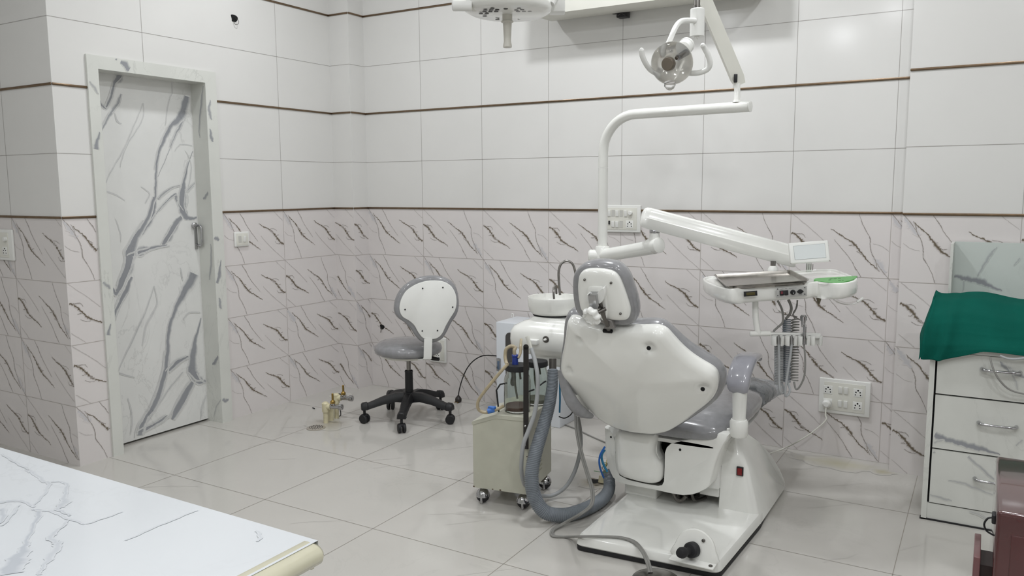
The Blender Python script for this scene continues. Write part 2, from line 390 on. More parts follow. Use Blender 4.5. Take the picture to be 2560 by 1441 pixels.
# ------------------------------------------------------------------ door, frame, veins traced
BM = srgb('d6d7d1'); BD = srgb('dededb'); BV = srgb('94969a'); BV2 = srgb('aaabab')
def board_veins(b, lists, conv, frame, bg, nrm, off=.0006, wscale=.0016, jit=.004, lo=None, hi=None, dark=BV, seed=5):
    """lists: polylines in crop pixels (x, y, width px); conv -> world point on the board"""
    rr = random.Random(seed); o, ex, ey = frame
    for kP, P in enumerate(lists):
        off_k = off+kP*.00004
        pts = []; ww = []
        for p in P:
            q = conv(p[0], p[1]) - o; pts.append(V((q.dot(ex), q.dot(ey)))); ww.append((p[2] if len(p) > 2 else 3)*wscale)
        pts, ww = spline(pts, ww, 8); prev = None
        wob = [rr.random() for _ in pts]; wob = [(wob[max(0, i-1)]+wob[i]+wob[min(len(wob)-1, i+1)])/3 for i in range(len(wob))]; ph = rr.uniform(0, 6)
        for i, q in enumerate(pts):
            t = pts[min(i+1, len(pts)-1)]-pts[max(i-1, 0)]; t = t.normalized() if t.length > 1e-7 else V((1, 0)); m = V((-t.y, t.x))
            wd = max(.0008, ww[i]*.5*(1+min(1.3, ww[i]/.016))*(.75+.5*wob[i])); q = q+m*jit*.6*(math.sin(i*.9+ph)+.6*math.sin(i*2.3+ph*2))*(.5+min(1, wd/.006))*.5; ta = .35+.65*min(1, 4*i/len(pts), 4*(len(pts)-1-i)/len(pts)); wd *= ta
            row = [q-m*(wd*1.1+.003), q-m*wd*.6, q+m*wd*.7, q+m*(wd*1.3+.006*min(1, wd/.004))]
            if lo and not all(lo[0] <= r.x <= hi[0] and lo[1] <= r.y <= hi[1] for r in row): prev = None; continue
            mxw = max(ww); f_ = min(1, max(0, (mxw-.003)/.008)); c2 = tuple(dark[j]*f_+(dark[j]*.45+bg[j]*.55)*(1-f_) for j in range(4))
            ids = [b.addv(o+ex*r.x+ey*r.y+nrm*(off_k+i*6e-6), bg if k_ in (0, 3) else c2) for k_, r in enumerate(row)]
            if prev:
                for k_ in range(3): b.f.append([prev[k_], prev[k_+1], ids[k_+1], ids[k_]])
            prev = ids
XD = -3.83
cvU = lambda x, y: xp(200+x/2.8825, 120+y/2.8825, XD)
cvL = lambda x, y: xp(x/1.5313, 500+y/1.5313, XD)
def side_veins(lst, k=.62):  # thin extra veins of the board, offset beside the wide ones
    out = []; r2 = random.Random(8)
    for P in lst:
        if max(p[2] for p in P) < 7: continue
        for sd in (-1, 1):
            Q = [(p[0]+sd*(p[2]*k+7)*(1 if i % 2 else .8), p[1]+sd*3, 2) for i, p in enumerate(P)]
            a = r2.randint(0, max(0, len(Q)-3)); out.append(Q[a:a+r2.randint(3, 6)])
    return [q for q in out if len(q) > 1]
UP = [[(785, 215, 22), (775, 255, 24), (760, 380, 28), (718, 500, 26), (655, 560, 16), (605, 660, 13), (565, 760, 9), (547, 880, 8), (545, 980, 10), (540, 1080, 9), (532, 1160, 12), (510, 1230, 18), (460, 1310, 16), (400, 1400, 9), (360, 1441, 7)],
 [(765, 440, 10), (722, 560, 12), (690, 620, 6), (650, 720, 2), (610, 820, 2), (560, 930, 3)],
 [(820, 730, 3), (785, 820, 4), (752, 950, 9), (737, 1040, 24), (732, 1130, 26), (745, 1190, 26), (780, 1230, 20), (855, 1220, 9)],
 [(745, 1200, 16), (690, 1265, 22), (640, 1350, 24), (590, 1430, 18)], [(725, 990, 3), (640, 1020, 8), (560, 1090, 10)],
 [(735, 1170, 6), (700, 1120, 5), (685, 1060, 14), (640, 1090, 4), (560, 1180, 2), (480, 1300, 2)], [(765, 1040, 8), (790, 1010, 6), (842, 960, 3)],
 [(680, 745, 2), (705, 710, 2), (740, 695, 3), (842, 712, 3)], [(290, 170, 24), (280, 210, 24), (245, 260, 12), (225, 340, 10), (185, 430, 9), (150, 400, 5), (130, 330, 5)],
 [(293, 330, 9), (270, 400, 12), (220, 470, 9), (172, 560, 5), (145, 640, 4)],
 [(455, 400, 3), (420, 490, 2), (380, 580, 2), (340, 680, 2), (290, 780, 3), (230, 880, 3), (178, 990, 3)], [(460, 400, 2), (455, 500, 2), (410, 590, 2), (350, 680, 3), (310, 780, 2), (290, 860, 2)],
 [(175, 1035, 3), (240, 1050, 4), (325, 1098, 1)], [(660, 250, 2), (665, 320, 2), (640, 390, 2), (615, 560, 2)], [(255, 1230, 2), (290, 1330, 2), (295, 1400, 2)],
 [(250, 470, 3), (270, 530, 5), (300, 545, 2)], [(760, 740, 2), (800, 830, 2), (795, 930, 4), (770, 1040, 3)], [(770, 1050, 4), (780, 1100, 2), (760, 1170, 4)], [(440, 1000, 2), (500, 1050, 3), (470, 1120, 2)]]
LO = [[(590, -10, 12), (560, 80, 9), (520, 140, 10), (497, 200, 20), (490, 250, 16), (458, 330, 10), (442, 358, 8), (425, 325, 5)], [(495, 215, 12), (540, 198, 14), (580, 185, 5), (640, 172, 3)],
 [(503, 295, 8), (480, 350, 9), (447, 415, 6), (432, 460, 4)], [(752, 80, 5), (765, 130, 10), (756, 220, 18), (738, 290, 18), (705, 350, 13), (670, 420, 9), (645, 500, 7), (640, 580, 8), (628, 670, 11), (592, 780, 11), (560, 830, 8), (540, 870, 14), (532, 915, 24)],
 [(590, 330, 2), (560, 420, 2), (510, 530, 3), (448, 665, 2)], [(775, 435, 2), (748, 530, 8), (737, 600, 13), (735, 660, 16), (765, 695, 14), (795, 690, 5)], [(740, 690, 11), (700, 760, 14), (657, 840, 12)],
 [(720, 600, 4), (680, 620, 8), (640, 660, 5)], [(700, 660, 3), (650, 720, 2), (590, 810, 2), (560, 860, 3)], [(802, 740, 9), (788, 800, 14), (782, 842, 14)], [(448, 662, 3), (515, 680, 1)],
 [(700, 460, 2), (725, 432, 2), (785, 432, 2)], [(530, 890, 12), (600, 855, 5), (640, 825, 3)], [(590, 330, 2), (600, 400, 2), (560, 480, 2), (545, 560, 2)], [(490, 760, 2), (505, 830, 2), (500, 900, 2)], [(690, 260, 2), (700, 310, 2)]]
FRV = [[(1, 1, 1)]]
dr = thing('door_1', (XD, 2.7, 0), None, None); dr['kind'] = 'structure'
b = B(); b.poly([(XD, FY0+.03, .012), (XD, FY1-.03, .012), (XD, FY1-.03, FZ-.03), (XD, FY0+.03, FZ-.03)], BD)
b.poly([(XD-.03, FY0+.03, .012), (XD-.03, FY1-.03, .012), (XD, FY1-.03, .012), (XD, FY0+.03, .012)], BD)
UP += side_veins(UP); LO += side_veins(LO)
board_veins(b, UP, cvU, (V((XD, 0, 0)), Y, Z), BD, X, wscale=.00075, lo=(FY0+.04, .02), hi=(3.005, 1.93), seed=1)
board_veins(b, LO, cvL, (V((XD, 0, 0)), Y, Z), BD, X, wscale=.0014, lo=(FY0+.04, .02), hi=(3.005, 1.93), seed=2, off=.0016)
build('door_leaf', b, BOARD, dr, col=BD)
b = B(); b.b2((XD-.2, FY0-.1, .0), (XD-.16, FY1+.1, FZ)); build('dark_backing', b, DARK, dr)
# pull handle: chrome D on a plate
hb = xp(489, 590, XD); b = B(); b.b2((XD, hb.y-.010, hb.z-.075), (XD+.006, hb.y+.010, hb.z+.07), r=.003); b.tube([(XD+.004, hb.y+.005, hb.z+.055), (XD+.04, hb.y+.005, hb.z+.055), (XD+.045, hb.y+.005, hb.z), (XD+.04, hb.y+.005, hb.z-.05), (XD+.004, hb.y+.005, hb.z-.05)], .006, sub=4)
b.lathe([(.016, 0), (.016, .01), (.01, .014)], (XD+.008, hb.y-.012, hb.z+.06), X, 16); hd = build('door_handle', b, CHROME, dr)
# frame: flat architrave plus reveal, marble board with grey veins
def frame_piece(name, a, c, veins=()):
    bb = B(); bb.b2(a, c)
    for f in list(bb.f): pass
    lo, hi = V((min(a[i], c[i]) for i in range(3))), V((max(a[i], c[i]) for i in range(3)))
    for i in range(len(bb.v)): bb.c[i] = BM
    for face, P in veins:
        if face == 'F': board_veins(bb, [P], lambda x, y: xp(x, y, hi.x), (V((hi.x, 0, 0)), Y, Z), BM, X, wscale=.0015, lo=(lo.y+.001, lo.z), hi=(hi.y-.001, hi.z), seed=len(P))
        if face == 'S': board_veins(bb, [P], lambda x, y: yp(x, y, lo.y), (V((0, lo.y, 0)), X, Z), BM, -Y, wscale=.0015, lo=(lo.x+.001, lo.z), hi=(hi.x-.001, hi.z), seed=len(P))
    return build(name, bb, BOARD, fr_, col=BM)
fr_ = thing('door_frame', (XL, 2.7, 0), None, None); fr_['kind'] = 'structure'; fr_.name = 'trim_40'
FI0, FI1, FIZ = 2.397, 3.010, 1.905
frame_piece('jamb', (XD-.02, FY0, 0), (XL+.012, FI0, FZ), [('F', [(219, 200, 2), (232, 215, 4), (246, 236, 3)]), ('F', [(249, 330, 3), (240, 365, 7), (236, 395, 8), (234, 430, 5), (238, 470, 2)]), ('F', [(252, 703, 3), (268, 715, 5), (276, 722, 4)]), ('F', [(276, 810, 4), (268, 850, 7), (262, 900, 6), (265, 940, 3)])])
frame_piece('jamb', (XD-.02, FI1, 0), (XL+.012, FY1, FZ), [('S', [(508, 215, 4), (503, 260, 5), (498, 320, 3), (500, 345, 2)]), ('S', [(520, 480, 5), (514, 492, 6), (508, 498, 4)]), ('F', [(526, 250, 3), (522, 275, 6), (529, 300, 4)]), ('F', [(525, 322, 3), (528, 345, 7), (533, 355, 3)]), ('F', [(530, 590, 3), (540, 597, 7), (548, 600, 6)]),
    ('F', [(552, 650, 3), (547, 690, 7), (540, 720, 5), (534, 760, 3)]), ('S', [(527, 610, 3), (528, 650, 5), (524, 700, 4)]), ('F', [(548, 745, 5), (551, 768, 6), (554, 770, 3)]), ('S', [(545, 890, 5), (538, 905, 7), (531, 912, 4)]), ('F', [(555, 1000, 7), (565, 1003, 7), (571, 998, 4)]), ('S', [(552, 1000, 3), (540, 1020, 3), (535, 1045, 2)])])
frame_piece('lintel', (XD-.02, FI0, FIZ), (XL+.012, FI1, FZ), [('F', [(288, 148, 3), (310, 160, 9), (325, 177, 9), (350, 183, 4), (372, 188, 2)])])

# floor-level and wall fittings ------------------------------------------------
def socket_plate(name, c, ex, ez, n, wd, ht, label, items, cat='switch board', group=None):
    """c centre of the plate on the wall; items: (kind, u, v)"""
    t = thing(name, c, label, cat, group)
    bb = B(); bb.box(c+n*.006, (wd, ht, .012), fr=(ex, ez, n), r=.005); build('plate', bb, PLAST, t)
    bb = B(); bb.box(c+n*.0125, (wd*.8, ht*.8, .003), fr=(ex, ez, n), r=.001); build('insert', bb, PLAST2, t)
    for kind, u, v in items:
        p = c + ex*u + ez*v + n*.014; bb = B()
        if kind == 'switch': bb.box(p+n*.002, (.017, .034, .008), fr=((ex), (ez*.99+n*.12).normalized(), n), r=.001); build('switch', bb, PLAST, t)
        elif kind == 'blank': bb.box(p, (.02, .036, .002), fr=(ex, ez, n)); build('blank', bb, mat('blank_grey', 'c4c3bd', .4), t)
        elif kind == 'black': bb.box(p+n*.001, (.008, .02, .006), fr=(ex, ez, n)); build('indicator', bb, BLACK, t)
        elif kind == 'knob': bb.lathe([(.012, 0), (.012, .01), (.009, .013)], p, n, 20); build('regulator_knob', bb, PLAST, t)
        elif kind == 'socket':
            bb.box(p-n*.0005, (.042, .042, .003), fr=(ex, ez, n), r=.001); s_ = build('socket_outlet', bb, PLAST, t)
            bb = B()
            for du_, dv_, r_ in ((0, .012, .0042), (-.0095, .003, .0034), (.0095, .003, .0034), (-.0115, -.010, .003), (.0115, -.010, .003)):
                bb.lathe([(r_, -.001), (r_, .0012)], p+ex*du_+ez*dv_, n, 12)
            build('pin_holes', bb, DARK, s_)
    return t
def on(y, x0, y0, x1, y1):
    a = yp(x0, y0, y); c = yp(x1, y1, y); return a, c
a, c = yp(1519, 515, YB), yp(1600, 580, YB)
cx = V((-1.735, YB, (a.z+c.z)/2))
socket_plate('switch_board', cx, X, Z, -Y, .215, .15, 'white switch board behind the lamp pole with rocker switches and one round-hole socket', [('switch', -.075, .03), ('blank', -.052, .03), ('switch', -.028, .03), ('blank', -.004, .03), ('switch', .022, .03), ('knob', .05, .032), ('black', -.075, -.022), ('switch', -.052, -.03), ('switch', -.028, -.03), ('blank', -.004, -.03), ('socket', .045, -.03)])
c1 = (yp(2052, 948, YB)+yp(2172, 1039, YB))/2
socket_plate('socket_board', V((c1.x, YB, c1.z)), X, Z, -Y, .235, .175, 'large white socket board low on the back wall, with a white plug in it', [('socket', -.075, .03), ('switch', -.018, .035), ('switch', .008, .035), ('socket', .062, .03), ('switch', -.018, -.033), ('switch', .008, -.033), ('socket', .062, -.035), ('socket', -.075, -.035)], 'socket board')
c2 = yp(1100, 875, YB)
socket_plate('socket_board', V((c2.x-.01, YB, c2.z)), X, Z, -Y, .13, .165, 'white two-socket board half hidden behind the grey stool', [('socket', .0, .038), ('socket', .0, -.038)], 'socket board')
c3 = xp(602, 598, XL)
socket_plate('light_switch', V((XL, c3.y, c3.z)), Y, Z, X, .105, .085, 'small square white light switch to the right of the marble door', [('blank', -.018, 0), ('switch', .014, 0)], 'light switch')
c4 = yp(10, 612, DY)
socket_plate('switch_board', V((c4.x-.07, DY, c4.z)), X, Z, -Y, .34, .155, 'white switch board at the left edge on the wall before the door', [('switch', .0, .03), ('switch', .045, .03), ('knob', .12, .03), ('switch', .0, -.035), ('switch', .045, -.035), ('socket', .1, -.03), ('switch', -.06, .03), ('switch', -.06, -.03)])
# plug and white lead at right
pg = thing('plug', V((c1.x-.075, YB-.04, c1.z-.035)), 'white plug with a thin lead in the lower left socket of the large board', 'plug')
pc = V((c1.x-.075, YB, c1.z-.035))
b = B(); b.lathe([(.018, .016), (.02, .022), (.02, .045), (.012, .055)], pc, -Y, 20); build('plug_body', b, PLAST, pg)
b = B(); b.tube([pc+V((0, -.045, -.005)), pc+V((-.0, -.06, -.05)), yp(2064, 1052, 4.07), yp(2030, 1082, 4.05), yp(1992, 1106, 4.04), zp(1955, 1124, .005), zp(1915, 1141, .005), V((-.84, 3.72, .005)), V((-.84, 3.60, .006))], .0035, 8, sub=8); build('lead', b, PLAST2, pg)
# wall holes with wires
def wall_hole(p, n, ex, ez, label, r=.022):
    t = thing('wall_hole', p, label, 'hole in the wall')
    bb = B(); o = [(r*(1+.25*math.sin(3*a+1))*math.cos(a), 1.1*r*(1+.2*math.cos(2*a))*math.sin(a)) for a in [2*math.pi*i/18 for i in range(18)]]
    bb.slab(o, (p, ex, ez, n), [(0, -.0), (0, .0014)]); build('opening', bb, DARK, t)
    bb = B(); bb.tube([p+n*.002+ex*.005, p+n*.02-ez*.01+ex*.012, p+n*.022-ez*.03+ex*.01, p+n*.012-ez*.034-ex*.004, p+n*.004-ez*.015-ex*.006], .0014, 6, sub=5); build('wire', bb, DULL, t)
wall_hole(xp(585, 46, XL), X, Y, Z, 'black hole with loose wire high on the left wall')
wall_hole(yp(955, 818, YB), -Y, X, Z, 'round hole with a plugged conduit low behind the grey stool', .018)

# ------------------------------------------------------------------ floor drain, pipes, holes
p = zp(790, 1071, 0); t = thing('floor_drain', p, 'round perforated steel drain grate set in the floor by the pipes', 'drain')
b = B(); b.lathe([(.052, .0008), (.052, .003), (.046, .005)], p, Z, 32); build('grate', b, mat('pale_steel', 'b9b3a8', .35, .5), t)
b = B(); b.lathe([(.0455, .0052), (.0455, .0053)], p, Z, 32); 
bh = B()
for rr_, n in ((.012, 5), (.024, 10), (.036, 14)):
    for k in range(n):
        a = 2*math.pi*k/n; bh.lathe([(.0032, .0053), (.0032, .0062)], p+V((rr_*math.cos(a), rr_*math.sin(a), 0)), Z, 8)
build('grate_holes', bh, DARK, t)
p1 = zp(815, 1058, 0); p2 = zp(828, 1051, 0); p3 = zp(842, 1046, 0)
t = thing('water_inlet_pipes', p2, 'cream plastic pipes with chrome valves rising from the floor by the drain', 'pipes')
dx = (zp(860, 1012, .06)-zp(820, 1020, .06)).normalized()
def valve(pb, h, parent):
    d = V((.8, .3, 0)).normalized()
    bb = B(); bb.tube([pb, pb+Z*h], .014, 14); bb.lathe([(.019, h-.02), (.020, h), (.02, h+.03), (.012, h+.038)], pb, Z, 16)
    bb.tube([pb+Z*(h+.012), pb+Z*(h+.012)+d*.03], .018, 14); pipe = build('riser_pipe', bb, CREAM, parent)
    bb = B(); q = pb+Z*(h+.012)+d*.03; bb.tube([q, q+d*.05], .012, 14); bb.lathe([(.017, 0), (.018, .004), (.018, .02), (.014, .024)], q+d*.05, d, 18); bb.tube([q+d*.02, q+d*.02+Z*.03], .008, 12); build('angle_valve', bb, CHROME, pipe)
    bb = B(); bb.lathe([(.014, .02), (.014, .032), (.010, .036), (.006, .04), (.006, .075), (.003, .078)], q+d*.015, Z, 8); build('brass_spindle', bb, BRASS, pipe)
valve(p1, .085, t); valve(p3, .11, t)
b = B(); b.tube([p2, p2+Z*.07], .017, 12); build('riser_pipe', b, CREAM, t)
b = B(); q = p3+V((.02, 0, .07)); b.tube([q, q+V((.02, -.01, -.02)), q+V((.02, -.01, -.045)), q+V((-.0, -.0, -.055))], .003, 8, sub=4); build('wire', b, BLACK, t)
p = zp(842, 988, 0); t = thing('floor_outlet', p, 'dark round outlet in a white patch in the far left corner of the floor', 'drain')
b = B(); b.lathe([(.075, .0005), (.07, .0022)], p+V((.03, 0, 0)), Z, 28); build('plaster_patch', b, mat('plaster', 'c9c7c0', .8, var=.1), t)
b = B(); b.lathe([(.028, .0022), (.028, .0035)], p-V((.0, 0, 0)), Z, 24); build('outlet_hole', b, DARK, t)
b = B(); 
for k in range(5): b.lathe([(.004, .0022), (.003, .0035)], p+V((.055+.012*k, .02*math.sin(k*2.1), 0)), Z, 8)
build('drill_holes', b, DARK, t)
p = zp(1492, 1206, 0); t = thing('utility_hole', p, 'broken rough-edged hole in the floor under the dental chair, cream pipe showing', 'hole in the floor')
b = B(); o = [(.05*(1+.2*math.sin(3*a))*math.cos(a), .042*(1+.2*math.cos(5*a))*math.sin(a)) for a in [2*math.pi*i/24 for i in range(24)]]
b.slab(o, (p, X, Y, Z), [(0, .0005), (0, .002)]); build('broken_edge', b, DIRT, t)
b = B(); b.slab([(.6*a, .6*c) for a, c in o], (p-V((.01, 0, 0)), X, Y, Z), [(0, .002), (0, .003)]); build('opening', b, DARK, t)
b = B(); b.tube([p+V((.03, .0, .001)), p+V((.03, .01, .03))], .022, 14); build('pipe_end', b, CREAM, t)
# black debris by the drain
q = zp(784, 1021, .003); b = B(); b.box(q, (.03, .008, .005), fr=(V((.9, -.4, 0)).normalized(), V((.4, .9, 0)).normalized(), Z), r=.002); tag(build('debris_strip', b, BLACK), 'tiny black strip lying on the floor left of the cream pipes', 'debris')

# ------------------------------------------------------------------ air conditioner
t = thing('air_conditioner', (-1.57, 4.03, 2.2), 'white split air conditioner on the top of the back wall, cut by the frame', 'air conditioner')
x0, x1, zb = -2.15, -1.0, 2.245
b = B(); prof = [(YB-.003, zb+.02), (YB-.06, zb-.002), (YB-.19, zb-.006), (YB-.212, zb+.004), (YB-.225, zb+.10), (YB-.215, zb+.25), (YB-.18, zb+.30), (YB-.003, zb+.31)]
b.rings([[V((x, y_, z_)) for y_, z_ in prof] for x in (x0, x0+.01, x1-.01, x1)]); build('casing', b, PLAST2, t)
b = B(); b.b2((x0+.02, YB-.2262, zb+.098), (x1-.02, YB-.20, zb+.104)); build('dark_gap', b, mat('slot_grey', '45423f', .6), t)
b = B(); b.b2((x0+.05, YB-.16, zb-.001), (x1-.05, YB-.10, zb+.012)); build('louvre', b, PLAST2, t)
pf = yp(1558, 35, YB-.035); t = thing('black_plug', pf, 'small black plug box with a cross on its face hanging below the air conditioner', 'plug')
b = B(); b.box(pf, (.058, .05, .04), r=.004); build('plug_body', b, BLACK, t)
b = B(); 
for s_ in (1, -1): b.box(pf+V((0, -.026, 0)), (.05, .003, .004), fr=(V((.8, 0, .5*s_)).normalized(), Y, V((-.5*s_, 0, .8)).normalized()))
build('cross_ribs', b, mat('ash_plastic', '4a4846', .5), t)
b = B(); b.tube([pf+V((-.028, 0, .005)), pf+V((-.06, 0, .008)), pf+V((-.085, .02, .03)), V((pf.x-.10, YB-.03, zb+.03))], .003, 8, sub=5); build('lead', b, BLACK, t)

# ------------------------------------------------------------------ helpers for shapes traced on their own plane
def frame(o, ex, up):
    ex = V(ex).normalized(); up = V(up).normalized(); up = (up-ex*up.dot(ex)).normalized(); n = ex.cross(up)   # n towards the camera side for ex right, up up
    return (V(o), ex, up, n)
def trace(pts, fr, off=0, conv=None):
    o, ex, ey, n = fr; r = []
    for p in pts:
        x, y = conv(p[0], p[1]) if conv else (p[0], p[1])
        q = pp(x, y, o+n*off, n)-o; r.append((q.dot(ex), q.dot(ey)))
    return r
def screw(p, n, r, m, parent, name='screw', h=.003):
    bb = B(); bb.lathe([(r, -.002), (r, h*.6), (r*.7, h)], p, n, 14); return build(name, bb, m, parent)

# ================================================================== DENTAL CHAIR
chair = thing('dental_chair', (-.98, 2.95, 0), 'white and grey patient chair seen from behind, on a flat white base plate', 'dental chair')
# base plate with black rubber rim
bp = [(-1.242, 2.552), (-.722, 2.592), (-.70, 3.08), (-.74, 3.62), (-1.24, 3.62)]
fr0 = (V((0, 0, 0)), X, Y, Z)
def rnd(poly, r=.03, n=5):
    out = []; N = len(poly)
    for i in range(N):
        p = V(poly[i]); a = (V(poly[i-1])-p).normalized(); c = (V(poly[(i+1) % N])-p).normalized()
        for k in range(n+1):
            t = k/n; out.append(tuple((p+a*r)*(1-t)**2 + p*2*t*(1-t) + (p+c*r)*t*t))
    return out
b = B(); b.slab(rnd(bp, .03), fr0, [(0, .018), (-.004, .024), (0, .046), (.006, .055), (.016, .0585), (.024, .059)]); build('base_plate', b, ENAMEL, chair)
b = B(); b.slab(rnd(bp, .03), fr0, [(.003, 0), (-.003, .004), (-.003, .019), (.003, .021)]); build('rubber_rim', b, RUBBER, chair)
# joystick bracket near the right front corner of the plate
j0 = V((-.793, 2.572, .058)); 
b = B(); jo = [(-.085, 0), (-.08, .045), (-.062, .082), (-.03, .104), (.01, .104), (.045, .082), (.062, .045), (.066, 0)]
jf = (j0, X, V((0, .22, 1)).normalized(), V((0, -1, .22)).normalized())
b.slab(smooth2([(x, y) for x, y in jo], 3), jf, [(.004, -.012), (0, -.008), (0, 0), (.004, .004), (.02, .006)]); b.box(j0+V((-.008, -.012, .002)), (.155, .06, .006), r=.002)
jb = build('foot_switch_bracket', b, ENAMEL, chair)
b = B(); b.lathe([(.027, .0), (.027, .02), (.022, .026), (.012, .028), (.010, .055), (.017, .058), (.019, .075), (.014, .088), (.004, .09)], j0+V((-.012, -.0, .038)), V((-.25, -1, .18)), 24); build('joystick', b, RUBBER, jb)
screw(j0+V((.02, .006, .075)), V((0, -1, .22)), .006, DULL, jb); screw(j0+V((.056, -.025, .006)), Z, .007, DULL, jb)
# tower (housing on the right of the base)
tw = thing2 = None
prof = [(3.062, .0), (3.068, .24), (3.085, .305), (3.12, .342), (3.17, .352), (3.24, .335), (3.32, .285), (3.40, .205), (3.47, .115), (3.535, .03), (3.54, 0)]
b = B(); fy = (V((0, 0, 0)), Y, Z, X)
b.slab(prof, fy, [(.02, -.872), (.0, -.862), (0, -.735), (.004, -.712), (.014, -.700), (.022, -.697)])
for p in b.v:
    k_ = max(0, p.z/.352); p.x += (-.125*k_**2.0*(p.x+.872)/.175) + .018*k_*(1-(p.x+.872)/.175)
tower = build('tower_housing', b, ENAMEL, chair)
q = yp(1850, 1179, 3.064); b = B(); b.box(V((q.x, 3.064, q.z)), (.026, .01, .036), r=.002); build('switch_bezel', b, BLACK, tower)
b = B(); b.box(V((q.x, 3.060, q.z)), (.018, .008, .027), r=.001); build('rocker_switch', b, RED, tower)
# short left support standing on the plate and dark lift mechanism
b = B(); b.b2((-1.245, 3.02, .056), (-1.105, 3.3, .16), r=.008); build('left_support', b, ENAMEL, chair)
b = B(); b.b2((-1.13, 3.12, .13), (-.88, 3.45, .29), r=.01); b.b2((-1.06, 3.1, .06), (-.98, 3.35, .2)); build('lift_mechanism', b, DARK, chair)
b = B(); 
for s_ in (-.03, .0, .03): b.tube([(-.99+s_, 3.02, .125), (-.985+s_, 3.05, .075), (-.96+s_, 3.12, .07)], .006, 8, sub=4)
b.tube([(-1.03, 3.0, .12), (-1.02, 3.01, .085), (-1.0, 3.02, .075), (-.98, 3.02, .10)], .008, 8, sub=4); build('hydraulic_fittings', b, DULL, chair)
b = B(); b.b2((-.96, 3.04, .14), (-.855, 3.4, .30), r=.006); b.b2((-.94, 3.06, .10), (-.86, 3.38, .22), r=.006); build('side_linkage_cover', b, PLAST, chair)
# under-seat cover with the notch
fc = frame((-1.02, 2.95, .25), X, Z); cv8 = lambda x, y: (1480+x/3.268, 1000+y/3.268)
pan = [(98, 225), (105, 450), (128, 560), (165, 640), (215, 682), (270, 697), (400, 722), (520, 745), (640, 772), (740, 788), (810, 783), (870, 765), (930, 735), (965, 700), (985, 620), (1010, 520), (1045, 430), (1075, 370), (1110, 320), (1120, 285), (1060, 268), (960, 290), (850, 314), (730, 330), (650, 352), (612, 385), (597, 430), (594, 560), (588, 680), (572, 712), (540, 718), (430, 700), (290, 668), (215, 630), (190, 560), (178, 430), (185, 350), (150, 270), (128, 232)]
po = trace(pan, fc, 0, cv8)
b = B(); b.slab(po, fc, [(.008, -.30), (0, -.29), (0, -.01), (.003, -.003), (.008, 0)]); cover = build('under_seat_cover', b, ENAMEL, chair)
screw(pp(*cv8(720, 408), fc[0], fc[3]), fc[3], .005, DARK, cover); screw(pp(*cv8(155, 305), fc[0], fc[3]), fc[3], .004, DARK, cover)
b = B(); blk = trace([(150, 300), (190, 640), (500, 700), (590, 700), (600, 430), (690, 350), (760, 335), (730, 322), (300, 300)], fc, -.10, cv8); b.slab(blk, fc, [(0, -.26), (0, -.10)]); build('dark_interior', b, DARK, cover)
arm = [(188, 262), (175, 430), (182, 560), (215, 625), (290, 658), (430, 692), (500, 695), (548, 668), (556, 560), (520, 480), (500, 420), (512, 285), (350, 262)]
b = B(); b.slab(smooth2(trace(arm, fc, .03, cv8), 3), fc, [(.006, -.07), (0, -.06), (0, .005), (.003, .016), (.010, .025), (.022, .031), (.04, .034)]); build('back_lift_arm', b, ENAMEL, chair)
b = B(); b.slab(smooth2(trace([(505, 300), (500, 420), (510, 500), (548, 592), (560, 575), (556, 480), (532, 430), (536, 330), (528, 300)], fc, -.0, cv8), 2), fc, [(0, -.03), (0, .0), (.002, .003)]); build('hinge_plate', b, PLAST, chair)

# seat and leg rest
def yloft(secs, seg=28, p=2.6):
    rs = []
    for y, xc, zc, hw, hh in secs:
        r = []
        for k in range(seg):
            a = 2*math.pi*k/seg; c_, s_ = math.cos(a), math.sin(a)
            r.append(V((xc+hw*math.copysign(abs(c_)**(2/p), c_), y, zc+hh*math.copysign(abs(s_)**(2/p), s_))))
        rs.append(r)
    return rs
secs = [(2.93, -1.04, .385, .15, .02), (2.95, -1.04, .39, .20, .035), (3.0, -1.035, .40, .225, .045), (3.08, -1.025, .41, .24, .055), (3.2, -1.02, .415, .245, .058), (3.4, -1.02, .41, .235, .058), (3.55, -1.015, .40, .205, .05), (3.7, -1.0, .385, .175, .045), (3.82, -.99, .37, .16, .04), (3.9, -.985, .36, .14, .03), (3.93, -.985, .36, .10, .01)]
sp, _ = [], None
def interp(secs, k=4):
    P = [[V((s[0], s[1], s[2])), V((s[3], s[4], 0))] for s in secs]
    a, _ = spline([p[0] for p in P], [0]*len(P), k); c, _ = spline([p[1] for p in P], [0]*len(P), k)
    return [(p.x, p.y, p.z, max(.004, q.x), max(.004, q.y)) for p, q in zip(a, c)]
b = B(); b.rings(yloft(interp(secs[:9]+[(3.84, -.99, .37, .12, .03)]))); seat = build('seat_cushion', b, GREYV, chair, angle=60)
b = B(); b.rings(yloft([(y, xc, zc-.052, hw*.93, .007) for y, xc, zc, hw, hh in interp(secs[1:9])])); build('seat_pan', b, PLAST, chair, angle=60)
# clear plastic wrap over the foot end
rw = random.Random(4)
ws = interp([(3.52, -1.01, .40, .215, .060), (3.6, -1.0, .395, .205, .062), (3.7, -.99, .385, .19, .058), (3.8, -.98, .37, .178, .052), (3.88, -.97, .362, .17, .045), (3.95, -.96, .36, .15, .03)], 5)
rs = yloft(ws, 40); rs = [[p+V((rw.uniform(-.004, .004), rw.uniform(-.005, .005), rw.uniform(-.004, .004))) for p in r] for r in rs]
b = B(); b.rings(rs); build('plastic_wrap', b, WRAP, chair, angle=60)

